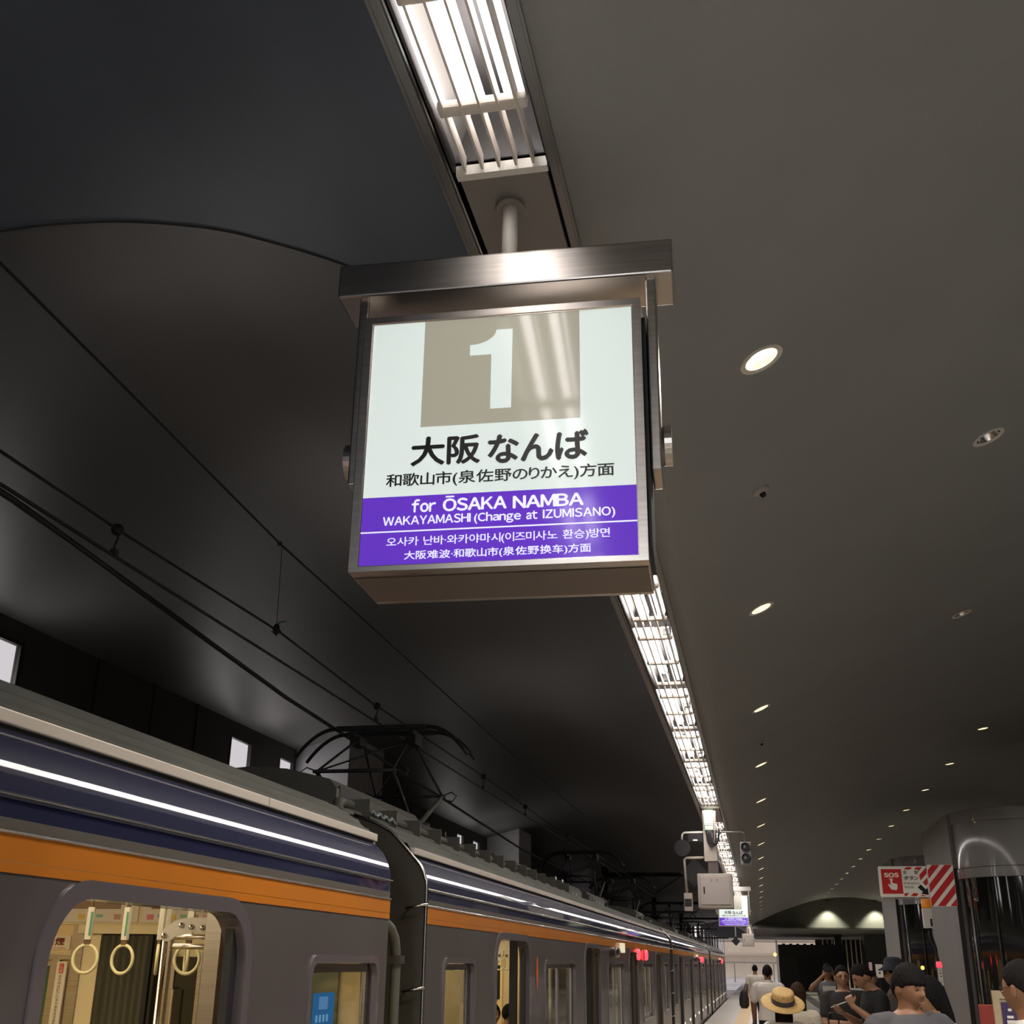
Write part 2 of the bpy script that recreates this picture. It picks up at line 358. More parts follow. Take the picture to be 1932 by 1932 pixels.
# ---------------------------------------------------------------- fluorescent strip: housings, tubes, louvres
XL, XR = -.748, -.472
M_refl = mat('reflector_white', (.16, .15, .14), .35)
M_hous = mat('housing_grey', (.045, .041, .040), .5)
M_fin = mat('louvre_warm', (.62, .57, .51), .45)
def make_fixture(y0, y1, bars, tubes, simple=False):
    t = thing('ceiling_light', 'x', 'light', (-.61, y0, H+2.2))
    mb = MB(); z0 = H+2.19; z1 = H+2.44
    mb.box((XL-.008, y0, z0), (XL, y1, z1)); mb.box((XR, y0, z0), (XR+.008, y1, z1)); mb.box((XL-.008, y0, z1), (XR+.008, y1, z1+.01))
    mb.box((XL, y0, z0+.03), (XR, y0+.006, z1)); mb.box((XL, y1-.006, z0+.03), (XR, y1, z1))
    mb.build('housing', M_hous, t)
    MB().add([(XL, y0, z0+.04), (XL, y1, z0+.04), (XL+.05, y1, z1-.03), (XL+.05, y0, z1-.03), (XL-.004, y0, z0+.04), (XL-.004, y1, z0+.04), (XL+.04, y1, z1), (XL+.04, y0, z1)],
             [(0, 1, 2, 3), (4, 5, 6, 7), (0, 1, 5, 4), (3, 2, 6, 7)]).build('side_reflector', M_refl, t)
    W_ = XR-XL
    blades = []
    for f in (.11, .30, .485, .67, .855):
        x = XL+W_*f; b = MB().box((x-.0035, y0+.004, z0-.004), (x+.0035, y1-.004, z0+.045))
        if simple: blades.append(b)
        else: b.build('louvre_blade', M_fin, t)
    cb = []
    for yb in bars:
        b = MB().cbox((XL+.012, yb-.022, z0+.002), (XR-.012, yb+.022, z0+.03), .008)
        if simple: cb.append(b)
        else: b.build('crossbar', M_fin, t)
    if simple:
        mb = MB(); [mb.join(b) for b in blades+cb]; mb.build('louvre', M_fin, t)['kind'] = 'stuff'
    for x, a, b in tubes:
        g = MB().tube([(x, a, z0+.12), (x, a+.012, z0+.12), (x, b-.012, z0+.12), (x, b, z0+.12)], [.016, .030, .030, .016], 10).build('tube', M_tube, t, smooth=True)
        MB().cbox((x-.03, a-.10, z0+.08), (x+.03, a-.02, z0+.16), .006).build('lamp_holder', M_steel_dk, t)
    return t
TX1, TX2 = -.652, -.537
def tubes_for(y0, y1, base1, base2, P=2.60):
    out = []
    for x, b in ((TX1, base1), (TX2, base2)):
        k = math.floor((y0-b)/P)-1
        while b+k*P < y1:
            a, e = b+k*P+.09, b+k*P+P-.12
            a2, e2 = max(a, y0+.02), min(e, y1-.02)
            if e2-a2 > .12: out.append((x, a2, e2))
            k += 1
    return out
a = make_fixture(-.78, 2.70, (2.04, 2.45, 1.2, .4), [(TX1, .10, 2.57), (TX2, .10, 2.57), (TX1, -.76, -.05), (TX2, -.76, -.05)])
a['label'] = 'nearest louvred fluorescent fixture, at the top of the photo above the sign pole'; a['group'] = 'louvred fluorescent fixtures of the long ceiling strip'
for k in range(3):
    y1 = -.80-k*3.5
    f = make_fixture(y1-3.45, y1, (y1-.4, y1-1.5, y1-2.6), tubes_for(y1-3.45, y1, 0, 0), True)
    tag(f, 'louvred fluorescent fixture of the strip behind the photographer, %s back' % ordn[k], None, 'louvred fluorescent fixtures of the long ceiling strip')
NFIX = 47; y = 5.87-1.99

for k in range(NFIX):
    y0 = 3.88+k*1.99; y1 = y0+1.985
    if 17.7 < y0+1 < 18.9: continue
    f = make_fixture(y0, y1, (y0+.25, y0+1.0, y0+1.74), tubes_for(y0, y1, 1.88, .48), simple=k > 7)
    lab = '%s louvred fluorescent fixture behind the big sign, counting away' % ordn[k]
    tag(f, lab, None, 'louvred fluorescent fixtures of the long ceiling strip')
# blank panels between fixtures (near one carries the sign pole)
M_panel = mat('strip_panel_grey', (.235, .215, .20), .45, var=.04, vscale=4)
def blank(y0, y1, lab):
    t = thing('ceiling_panel', lab, 'panel', (-.61, y0, H+2.2))
    MB().box((XL+.006, y0+.035, H+2.185), (XR-.006, y1, H+2.205)).build('plate', M_panel, t)
    MB().box((XL+.0, y0+.004, H+2.18), (XR-.0, y0+.033, H+2.215)).build('end_strip', M_white, t)
    return t
blank(2.70, 3.86, 'blank grey panel in the light strip where the big sign hangs')
blank(17.83, 19.75, 'blank grey panel in the light strip above the hanging beige post')
# trim flanges both sides, in 2.4 m lengths
fl0 = None
for k in range(-3, 30):
    y0 = 1.04+k*2.4 - .0
    if fl0 is None:
        fl0 = MB().cbox((-.797, y0, H+2.178), (-.770, y0+2.394, H+2.196), .003).build('trim_30', M_trim); o = fl0
        fr0 = MB().cbox((-.470+.004, y0, H+2.178), (-.440, y0+2.394, H+2.196), .003).build('trim_31', M_trim); q = fr0
    else:
        o = fl0.copy(); C.objects.link(o); o.location.y = y0+1.197
        q = fr0.copy(); C.objects.link(q); q.location.y = y0+1.197-.1
    o['kind'] = 'structure'; q['kind'] = 'structure'
tag(MB().box((-.768, -12, H+2.19), (-.762, 90, H+2.21)).build('trim_32', M_chrome), kind='structure')
# ---------------------------------------------------------------- the big sign
M_face = mat('sign_face_white', (.50, .54, .53), .08, emit=.60, ecol=(.84, .95, .90))
M_sq = mat('sign_square_khaki', (.30, .29, .23), .07, emit=.38, ecol=(.62, .59, .47))
M_pur = mat('sign_purple', (.10, .03, .42), .08, emit=.5, ecol=(.17, .055, .70))
M_ink = mat('sign_black', (.012, .011, .012), .3)
for m_ in (M_face, M_sq, M_pur): m_.node_tree.nodes['Principled BSDF'].inputs['Specular IOR Level'].default_value = .45
M_wtxt = mat('sign_white_text', (.8, .8, .85), .3, emit=.62, ecol=(.80, .83, .95))
def make_sign(loc, label):
    """local frame: x across the face, -y towards the reader, z up from camera height"""
    t = thing('platform_sign', label, 'sign', (0, 0, 0), 'platform signs hanging from the light strip')
    K = 1.0055
    X = lambda x: (x+.6115)*K
    Z = lambda z: z*K
    x0, x1 = -.396, .396; z0, z1 = .952, 1.726; D = .29
    # steel case: side shell with frame in front
    mb = MB().holes([[(x0, z0), (x1, z0), (x1, z1), (x0, z1)], [(x0+.003, z0+.003), (x1-.003, z0+.003), (x1-.003, z1-.003), (x0+.003, z1-.003)]], 'y', 0.012, D-.012)
    mb.box((x0+.003, D-.02, z0+.003), (x1-.003, D-.004, z1-.003)); mb.build('case', M_steel, t)
    MB().box((x0+.004, .05, z0-.003), (x1-.004, D-.03, z0-.0002)).build('bottom_plate', mat('bottom_brown', (.10, .075, .06), .45, .3), t)
    fx0, fx1, fz0, fz1 = X(-.982), X(-.2405), Z(.9605), Z(1.696)
    mb = MB().holes([[(x0, z0), (x1, z0), (x1, z1), (x0, z1)], [(fx0, fz0), (fx1, fz0), (fx1, fz1), (fx0, fz1)]], 'y', -.002, .014); mb.build('front_frame', M_steel, t)
    MB().holes([[(fx0-.002, fz0-.002), (fx1+.002, fz0-.002), (fx1+.002, fz1+.002), (fx0-.002, fz1+.002)], [(fx0+.003, fz0+.003), (fx1-.003, fz0+.003), (fx1-.003, fz1-.003), (fx0+.003, fz1-.003)]], 'y', .002, .004).build('bead', M_chrome, t)
    face = MB().box((fx0, .006, Z(1.1585)), (fx1, .012, fz1)).build('face_panel', M_face, t)
    def pr(name, m, poly, y=.005):
        MB().extr(poly, 'y', y, y+.001).build(name, m, face)
    pr('grey_square', M_sq, [(X(-.829), Z(1.3615)), (X(-.388), Z(1.3615)), (X(-.388), fz1), (X(-.829), fz1)])
    one = [(X(-.635), Z(1.4045)), (X(-.5775), Z(1.4045)), (X(-.5760), Z(1.6505)), (X(-.622), Z(1.6505))]
    for q in range(1, 7):
        a = q/7*PI/2; one.append((X(-.696+.074*math.cos(a)), Z(1.6065+.044*(1-math.sin(a)))))
    one += [(X(-.696), Z(1.6065)), (X(-.696), Z(1.574)), (X(-.635), Z(1.574))]
    pr('numeral', M_face, one, .0035)
    def tx(name, m, s, xa, xb, za, zb, par, bold=.02, y=.0042, gap=.08, cg=.04):
        V, F = text(s, (xb-xa)*K, (zb-za)*K, bold, gap, cg)
        MB().add([(p[0]+X(xa), y, p[1]+Z(za)) for p in V], F).build(name, m, par, fix=False)
    tx('lettering', M_ink, '大阪', -.853, -.659, 1.243, 1.331, face, .028)
    tx('lettering', M_ink, 'なんば', -.640, -.366, 1.239, 1.327, face, .032)
    tx('lettering', M_ink, '和歌山市(泉佐野のりかえ)方面', -.918, -.300, 1.181, 1.225, face, .016, cg=.02)
    band = MB().box((fx0, .0062, fz0), (fx1, .012, Z(1.1585))).build('purple_band', M_pur, t)
    MB().box((fx0, .0052, Z(1.0560)), (fx1, .0062, Z(1.0598))).build('white_line', M_wtxt, band)
    tx('lettering', M_wtxt, 'for', -.843, -.776, 1.109, 1.1475, band, .03)
    tx('lettering', M_wtxt, 'ŌSAKA', -.758, -.585, 1.108, 1.1525, band, .03, gap=.05)
    tx('lettering', M_wtxt, 'NAMBA', -.569, -.381, 1.107, 1.1430, band, .03, gap=.05)
    tx('lettering', M_wtxt, 'WAKAYAMASHI', -.920, -.681, 1.0750, 1.1005, band, .02, gap=.07)
    tx('lettering', M_wtxt, '(Change', -.672, -.547, 1.068, 1.1010, band, .02, gap=.07)
    tx('lettering', M_wtxt, 'at', -.533, -.503, 1.0745, 1.0985, band, .025)
    tx('lettering', M_wtxt, 'IZUMISANO)', -.489, -.300, 1.068, 1.1000, band, .02, gap=.10)
    tx('lettering', M_wtxt, '오사카 난바·와카야마시(이즈미사노 환승)방면', -.907, -.315, 1.0115, 1.0415, band, .008, cg=.02)
    tx('lettering', M_wtxt, '大阪难波·和歌山市(泉佐野换车)方面', -.857, -.364, .9735, 1.0015, band, .012, cg=.04)
    # canopy box, arms, pivots, pole
    MB().cbox((-.505, .052, 1.838), (.49, .235, 1.95), .006).build('top_box', M_steel, t)
    for s, xa in ((-1, -.440), (1, .408)):
        MB().cbox((xa, .07, 1.235), (xa+.03, .22, 1.845), .005).build('side_arm', M_steel, t)
        MB().lathe([(0, 0), (.052, 0), (.056, .01), (.056, .03), (0, .03)], (xa+.015+s*.012, .15, 1.335), (s, 0, 0), 24).build('pivot_knob', M_steel, t)
        MB().box((min(x0-.012, x0) if s < 0 else x1, .03, 1.0), ((x0) if s < 0 else x1+.010, .27, 1.68)).build('side_plate', M_blackmet, t)
    MB().tube([(0, .14, 1.945), (0, .14, 2.185)], .0245, 20).build('pole', M_white, t, smooth=True)
    MB().lathe([(0, 0), (.044, 0), (.046, .006), (.034, .014), (.034, .02), (0, .02)], (0, .14, 2.165), n=28).build('flange', M_panel, t, auto=.6)
    t.location = (loc[0], loc[1], H)
    return t
SIGN = make_sign((-.6115, 2.735), 'large lit white and purple platform sign with numeral 1, nearest the camera'); SIGN.rotation_euler.z = .038
s2 = dup(SIGN, (-.63, 32.5, H-.02), 'small distant lit platform sign partly hidden behind the beige cabinet')

# ---------------------------------------------------------------- downlights and ceiling fittings of the right vault
def vz(x):
    for (a, b), (c, d) in zip(SEC_R, SEC_R[1:]):
        if a <= x <= c: t = (x-a)/(c-a); return b+(d-b)*t, math.atan2(d-b, c-a)
    return 2.2, 0
M_dl = mat('downlight_glow', (1, .9, .7), .5, emit=24., ecol=(1., .84, .62)); M_cone = mat('cone_gold', (.85, .80, .60), .22, .6, emit=.35, ecol=(.9, .8, .5))
M_ring = mat('downlight_ring', (.62, .58, .52), .4)
def make_downlight(lit=True):
    t = thing('downlight', 'x', 'light', (0, 0, 0))
    MB().lathe([(.074, .0), (.086, -.004), (.098, -.004), (.100, .004), (.074, .004), (.074, .0)], n=28, cap=False).build('ring', M_ring, t, auto=.6)
    MB().lathe([(.076, 0.0), (.066, .035), (.05, .06), (.05, .063), (.072, .037), (.08, .0), (.076, .0)], n=28, cap=False).build('cone', M_cone if lit else M_chrome, t, auto=.6)
    MB().lathe([(0, .052), (.045, .052), (.045, .058), (0, .058)], n=20).build('lamp', M_dl if lit else M_chrome, t)
    return t
DL = make_downlight(); DLo = make_downlight(False); used = []
def put_dl(src, x, y, lab, grp):
    z, a = vz(x); o = src if src not in used else dup(src, (0, 0, 0)); used.append(src)
    o.location = (x, y, H+z-.002); o.rotation_euler = (0, -a, 0); tag(o, lab, None, grp); return o
ys1 = [4.38]+[8.1+3.52*k for k in range(0, 18)]
for k, yy in enumerate(ys1):
    put_dl(DL, .16, yy, 'brightest round downlight right of the big sign, nearest of its row' if k == 0 else 'round downlight of the row nearest the light strip, %s from the camera' % ordn[k],
           'downlights of the row beside the light strip')
for k in range(15):
    put_dl(DL, 3.74, 19.5+3.55*k, '%s downlight of the outer row, counting from the right' % ordn[k], 'downlights of the outer row')
put_dl(DLo, 1.53, 6.62, 'unlit chrome downlight high at the right edge of the ceiling', 'unlit ceiling fittings')
put_dl(DLo, 2.1, 11.2, 'unlit downlight ring between the two lit rows', 'unlit ceiling fittings')
for k in range(9):
    o = dup(DL, (.9+0*k, 74+k*2.8, H+1.925), 'tiny downlight in the low flat ceiling, middle row, %s' % ordn[k], 'far soffit downlights')
    o2 = dup(DL, (5.2-.0*k, 74+k*2.8, H+1.925), 'tiny downlight in the low flat ceiling, right row, %s' % ordn[k], 'far soffit downlights')
    o3 = dup(DL, (.16, 74+k*2.8, H+1.925), 'tiny downlight in the low flat ceiling, left row, %s' % ordn[k], 'far soffit downlights')
def detector(x, y, lab):
    z, a = vz(x); t = thing('fire_detector', lab, 'detector', (x, y, H+z)); t.rotation_euler = (0, -a, 0)
    b = MB().lathe([(0, -.03), (.02, -.03), (.026, -.02), (.05, -.014), (.052, 0), (0, 0)], n=24).v
    mb = MB().lathe([(0, -.022), (.03, -.022), (.046, -.012), (.05, 0), (0, 0)], n=24); ORG[t] = Vector((0, 0, 0)); mb.build('base', mat('detector_grey', (.30, .28, .26), .5), t, auto=.6)
    MB().lathe([(0, -.042), (.014, -.042), (.018, -.022), (0, -.022)], n=16).build('sensor', M_blackmet, t, auto=.6)
detector(.155, 5.84, 'small round fire detector between the first two downlights')
detector(.155, 13.5, 'small round fire detector further along the downlight row')
# round openings for the fittings cut into the vault
cut = MB(); spots = [(.16, y) for y in ys1]+[(3.74, 19.5+3.55*k) for k in range(15)]+[(1.53, 6.62), (2.1, 11.2)]
for x, y in spots:
    z, a = vz(x); cut.join(MB().lathe([(.079, -.12), (.079, .2)], n=24), Matrix.Translation((x, y, H+z)) @ Matrix.Rotation(-a, 4, 'Y'))
vault = bpy.data.objects['ceiling']; cob = cut.build('cutter', M_ceilR)
bo = vault.modifiers.new('b', 'BOOLEAN'); bo.object = cob; bo.operation = 'DIFFERENCE'; bo.solver = 'EXACT'; bo.use_self = True
dg_ = bpy.context.evaluated_depsgraph_get(); vm = bpy.data.meshes.new_from_object(vault.evaluated_get(dg_))
vault.modifiers.clear(); vault.data = vm; vm.polygons.foreach_set('use_smooth', [False]*len(vm.polygons))
bpy.data.objects.remove(cob)
# ---------------------------------------------------------------- uplit lunette
for x in (3.95, 6.6):
    t = thing('wall_washer', 'left lamp washing the dark arch wall at the far end' if x < 5 else 'right lamp washing the dark arch wall at the far end', 'light', (x, 71.6, H+3.4))
    MB().cbox((x-.12, 71.5, H+3.42), (x+.12, 71.7, H+3.50), .02).build('body', M_blackmet, t)
    lamp('washer_light', 'SPOT', (x, 71.45, H+3.35), 560, (1., .97, .78), rot=(.12, 0, 0), spot=1.6)
# ---------------------------------------------------------------- hanging post with signals and cabinet at 18 m
Y0 = 17.9
hp = thing('hanging_post', 'beige box post hanging from the light strip with cables and signal arms', 'post', (-.62, Y0, H+1.42))
MB().cbox((-.73, Y0, H+1.42), (-.535, Y0+.16, H+2.19), .008).build('box_post', M_beige, hp)
jb = MB().cbox((-.71, Y0-.06, H+1.93), (-.565, Y0, H+2.19), .008).build('junction_box', mat('junction_green', (.36, .40, .36), .5), hp)
MB().cbox((-.70, Y0-.065, H+1.955), (-.575, Y0-.058, H+2.1), .004).build('lid', mat('lid_green', (.42, .48, .44), .5), jb)
MB().cbox((-.70, Y0-.075, H+1.86), (-.57, Y0-.0, H+1.925), .006).build('terminal_cover', mat('junction_green', ()), hp) if False else MB().cbox((-.70, Y0-.075, H+1.86), (-.57, Y0-.0, H+1.925), .006).build('terminal_cover', MT['junction_green'], hp)
for k, (dx, wdt, dp) in enumerate(((-.675, .05, .2), (-.66, .06, .24), (-.64, .075, .22), (-.62, .06, .2))):
    pts = [(dx+wdt*(1-math.cos(a)) - (0 if a < PI else 0), Y0-.05-.012*k, H+1.86-dp*math.sin(a)) for a in [PI*q/12 for q in range(13)]]
    MB().tube(pts, .011, 8).build('cable', M_black, hp, smooth=True)
MB().tube([(-.535, Y0+.08, H+1.845), (-.16, Y0+.08, H+1.845), (-.125, Y0+.08, H+1.82), (-.12, Y0+.08, H+1.70)], .011, 8).build('signal_arm', M_trim, hp, smooth=True)
MB().tube([(-.73, Y0+.08, H+1.845), (-1.02, Y0+.08, H+1.84), (-1.05, Y0+.08, H+1.81), (-1.055, Y0+.08, H+1.74)], .016, 8).build('signal_arm', M_white, hp, smooth=True)
MB().tube([(-.73, Y0+.08, H+1.475), (-1.0, Y0+.08, H+1.475), (-1.03, Y0+.08, H+1.45), (-1.01, Y0+.08, H+.95)], .02, 10).build('lower_arm', M_beige, hp, smooth=True)
sg = thing('signal_lamp', 'two-lens grey signal hanging right of the light strip', 'signal', (-.12, Y0, H+1.35))
MB().cbox((-.20, Y0+.03, H+1.365), (-.03, Y0+.16, H+1.70), .02).build('housing', mat('signal_grey', (.20, .20, .18), .5), sg)
for z in (1.62, 1.465):
    MB().lathe([(.066, 0), (.066, .03), (.06, .03), (.055, .004), (0, .004)], (-.12, Y0+.03, H+z), (0, -1, 0), 20).build('lens_hood', M_blackmet, sg, auto=.5)
    MB().lathe([(0, .018), (.026, .016), (.032, .004), (0, .004)], (-.12, Y0+.03, H+z), (0, -1, 0), 16).build('lens', mat('lens_dark', (.06, .07, .07), .1), sg)
dsk = thing('signal_disc', 'round black disc signal hanging left of the light strip', 'signal', (-1.05, Y0, H+1.5))
MB().lathe([(0, 0), (.115, 0), (.12, .01), (.12, .03), (0, .03)], (-1.05, Y0+.05, H+1.615), (0, -1, 0), 28).build('disc', M_blackmet, dsk, auto=.5)
MB().cbox((-.97, Y0+.02, H+1.70), (-.75, Y0+.18, H+1.83), .01).build('back_box', M_blackmet, dsk)
MB().box((-.885, Y0+.01, H+1.715), (-.82, Y0+.02, H+1.735)).build('indicator', mat('indicator', (.8, .8, .8), .4, emit=.5), dsk)
dm = tag(MB().box((-.15, -.02, -.15), (.15, .02, .15)).xf(Matrix.Translation((-.89, Y0+.2, H+1.27)) @ Matrix.Rotation(.8, 4, 'Y')).build('diamond_board', M_blackmet), 'black diamond board half hidden behind the beige cabinet', 'board')
tel = thing('platform_telephone', 'small cream box with dark screen at the end of the lower arm', 'box', (-1.0, Y0, H+.7))
MB().cbox((-1.055, Y0, H+.72), (-.93, Y0+.12, H+.97), .01).build('case', M_beige, tel)
MB().cbox((-1.045, Y0-.004, H+.78), (-.94, Y0+.01, H+.89), .004).build('screen', M_blackmet, tel)
cb = thing('equipment_cabinet', 'square beige equipment cabinet hanging below the signal post', 'cabinet', (-.59, Y0, H+.75))
MB().cbox((-.84, Y0-.15, H+.755), (-.335, Y0+.25, H+1.235), .012).build('body', M_beige, cb)
dr = MB().cbox((-.80, Y0-.160, H+.80), (-.372, Y0-.148, H+1.20), .006).build('door', mat('cabinet_door', (.42, .37, .335), .45), cb)
MB().cbox((-.755, Y0-.170, H+.95), (-.735, Y0-.160, H+1.05), .003).build('handle', M_blackmet, dr)
MB().box((-.80, Y0-.1605, H+.797), (-.372, Y0-.1595, H+.80)).build('door_gap', M_blackmet, dr)
for x in (-.66, -.575):
    for q in range(3): MB().box((x, Y0-.162, H+1.12+q*.014), (x+.04, Y0-.160, H+1.123+q*.014)).build('vent', M_blackmet, dr)
MB().box((-.68, Y0+.02, H+1.235), (-.53, Y0+.13, H+1.42)).build('hanger', mat('hanger_brown', (.08, .06, .055), .5), cb)
MB().tube([(-.535, Y0+.1, H+1.45), (-.47, Y0+.1, H+1.38), (-.42, Y0+.1, H+1.24)], .008, 6).build('cable', M_beige, cb)
# second cabinet and diamond further along
tag(MB().tube([(-.55, 62, H+1.42), (-.55, 62, H+2.2)], .03, 8).build('hanger_rod', M_beige), 'beige tube holding the far pale cabinet under the strip', 'rod')
cb2 = dup(cb, (-.75+.0, 62, H+.75), 'far pale equipment cabinet hanging beyond the second sign'); cb2.scale = (1.15, 1, 1.25)
cb2.location = (-.55, 62, H+.82)
d2 = dm.copy(); C.objects.link(d2); d2.location = (-1.12, 60, H+.82); tag(d2, 'far black diamond board hanging left of the far pale cabinet', 'board')
tag(MB().tube([(-1.12, 60, H+1.25), (-1.12, 60, H+2.4)], .03, 6).build('hanger_rod', M_cop), 'pale rod holding the far black diamond board', 'rod')
# ---------------------------------------------------------------- the train
M_body = mat('train_grey', (.122, .106, .104), .33, .35, var=.08, vscale=1.5, coat=.25)
M_orange = mat('train_orange', (.52, .165, .008), .35, coat=.3, var=.06, vscale=2)
M_blue = mat('train_blue', (.007, .010, .048), .5, coat=.75, bump=.10, bscale=2.2); M_blue.node_tree.nodes['Principled BSDF'].inputs['Specular IOR Level'].default_value = .1; M_blue.node_tree.nodes['Principled BSDF'].inputs['Coat Roughness'].default_value = .03
M_gutter = mat('gutter_silver', (.60, .54, .47), .5, .3)
M_roof = mat('train_roof', (.070, .072, .060), .8, var=.25, vscale=2)
M_end = mat('train_end_brown', (.055, .047, .036), .5, .3)
M_unit = mat('roof_unit_grey', (.095, .09, .072), .65, var=.08)
M_frm = mat('door_frame_metal', (.165, .145, .158), .25, .35, coat=.4)
M_int = mat('interior_cream', (.80, .64, .34), .5)
M_tlamp = mat('interior_lamp', (1, .9, .7), .5, emit=5., ecol=(1, .86, .6))
M_dark = mat('dark_glass', (.02, .022, .02), .08)
M_green = mat('green_blind', (.06, .12, .055), .5)
M_red = mat('red_lamp', (.8, .02, .02), .2, emit=6., ecol=(1, .02, .03))
M_win = mat('train_glass', (.9, .93, .88), .04, trans=1.); M_win.node_tree.nodes['Principled BSDF'].inputs['IOR'].default_value = 1.12
PROF = [(0, 1.932), (0, 1.978), (.008, 1.983), (.008, 1.989), (0, 1.994), (-.004, 2.035), (-.008, 2.038), (-.010, 2.044), (-.020, 2.075), (-.042, 2.115), (-.072, 2.148), (-.085, 2.160)]
ROOF = [(-.10, 2.205), (-.22, 2.30), (-.33, 2.355), (-.45, 2.395), (-.7, 2.445), (-1.0, 2.475), (-1.4, 2.49)]
def mirror(p): return [(-2.8-x, z) for x, z in reversed(p)]
def make_car(loc, L, doors, wins, lab, detail, units, rotz=0.):
    t = thing('train_car', lab, 'train', (0, 0, 0), 'cars of the commuter train at the platform')
    loops = [[(0, -.95), (L, -.95), (L, 1.806), (0, 1.806)]]
    for d in doors: loops.append(rrect(d-.61, .02, d+.61, 1.765, .17, 6))
    for a, b in wins: loops.append(rrect(a, .80, b, 1.615, .07, 4))
    side = MB().holes(loops, 'x', -.06, .06).build('side_panel', M_body, t)
    for d in doors:
        MB().holes([rrect(d-.665, -.02, d+.665, 1.812, .21, 8), rrect(d-.612, .015, d+.612, 1.764, .172, 8)], 'x', -.075, .083).build('door_frame', M_frm, t, auto=.6)
        MB().box((-.055, d+.56, .02), (-.025, d+.615, 1.76)).build('door_edge', M_black, t)
        MB().box((-.055, d-.62, .02), (-.025, d-.585, 1.76)).build('door_edge', M_black, t)
        for q in (d+.62, d-.66): MB().box((-.16, q, .02), (-.10, q+.04, 1.80)).build('door_pocket_jamb', M_steel if q < d or detail else M_black, t)
        mb = MB().box((-.14, d-.58, 1.768), (-.05, d+.58, 1.79)); mb.build('door_header', M_black, t)
    for a, b in wins:
        n = 1 if b-a < 1.1 else 2
        fr = MB().holes([rrect(a-.02, .78, b+.02, 1.635, .08, 5), rrect(a+.012, .812, b-.012, 1.603, .06, 5)], 'x', -.02, .028).build('window_frame', M_frm, t, auto=.6)
        W_ = (b-a-.05)/n
        for q in range(n):
            y0 = a+.025+q*W_
            MB().holes([[(y0, .815), (y0+W_, .815), (y0+W_, 1.60), (y0, 1.60)], [(y0+.045, .86), (y0+W_-.045, .86), (y0+W_-.045, 1.565), (y0+.045, 1.565)]], 'x', -.052, .022).build('sash', M_steel, fr)
            MB().box((-.045, y0+.045, .86), (-.040, y0+W_-.045, 1.565)).build('pane', M_win, fr)
    # upper body
    MB().box((-.02, 0, 1.806), (.004, L, 1.832)).box((-.02, 0, 1.8335), (.004, L, 1.895)).build('orange_band', M_orange, t)
    MB().tube([(.006, 0, 1.899), (.006, L, 1.899)], .005, 8).build('moulding', M_chrome, t, smooth=True)
    MB().tube([(.009, 0, 1.987), (.009, L, 1.987)], .004, 8).build('moulding', M_chrome, t, smooth=True)
    MB().box((-.03, 0, 1.895), (.001, L, 1.933)).build('grey_band', mat('train_band_grey', (.13, .115, .095), .4, .3), t)
    rim = [(-.05, 1.932)]+PROF+[(-.15, 2.165), (-.15, 1.932)]
    MB().extr(rim, 'y', 0, L).build('blue_band', M_blue, t, auto=.35)
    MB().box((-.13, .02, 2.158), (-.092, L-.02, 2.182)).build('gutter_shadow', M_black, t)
    g = MB()
    k = 0
    while k < L: g.cbox((-.12, k+.002, 2.176), (-.078, min(k+1.9, L)-.004, 2.212), .004); k += 1.9
    g.build('gutter', M_gutter, t)
    sec = ROOF+mirror(ROOF); sec2 = []
    for (a, b) in zip(sec, sec[1:]):
        for q in range(8):
            f = q/8; sec2.append((a[0]+(b[0]-a[0])*f, a[1]+(b[1]-a[1])*f+(.010 if q in (2, 6) else 0)))
    sec2.append(sec[-1])
    MB().extr(sec2+[(-2.65, 2.1), (-.15, 2.1)], 'y', 0, L).build('roof', M_roof, t)
    # far side
    MB().box((-2.8, 0, -.95), (-2.74, L, 2.18)).build('far_side_panel', M_int, t)
    # ends
    prof = [(0, -.95), (0, 1.93)]+PROF[1:]+ROOF+mirror([(-.01, -.95)]+[(0, 1.93)]+ROOF)
    for y0, y1 in ((0, .035), (L-.035, L)):
        q = [(x-.004 if x > -1.4 else x+.004, z-.003) for x, z in [(0, -.95), (0, 1.93)]+PROF+ROOF]
        q = q+[(-2.8-x, z) for x, z in reversed(q)]
        MB().extr(q, 'y', y0-.004, y1+.004).build('end_wall', M_end, t)
    pts = [(0, 0.0), (0, 1.0), (0, 1.93)]+PROF[4:]+[(-.12, 2.2)]+ROOF[1:4]
    MB().tube([(x-.002, .0, z) for x, z in pts], .010, 8).build('end_bead', M_steel, t, smooth=True)
    for z in (1.48, 1.905, 1.05, .62):
        MB().tube([(-.10, -.004, z-.02), (-.10, -.06, z-.02), (.0, -.06, z), (.012, -.02, z)], .007, 6).build('rung', M_chrome, t, smooth=True)
    # inside: floor, ceiling with lamps
    MB().box((-2.74, .035, -.03), (-.06, L-.035, .015)).build('car_floor', mat('car_floor', (.14, .11, .07), .5), t)
    MB().box((-2.74, .035, 2.03), (-.15, L-.035, 2.06)).build('car_ceiling', M_int, t)
    for xx in (-.75, -2.0):
        MB().box((xx-.05, .8, 2.0), (xx+.05, L-.8, 2.028)).build('lamp_strip', M_tlamp, t)
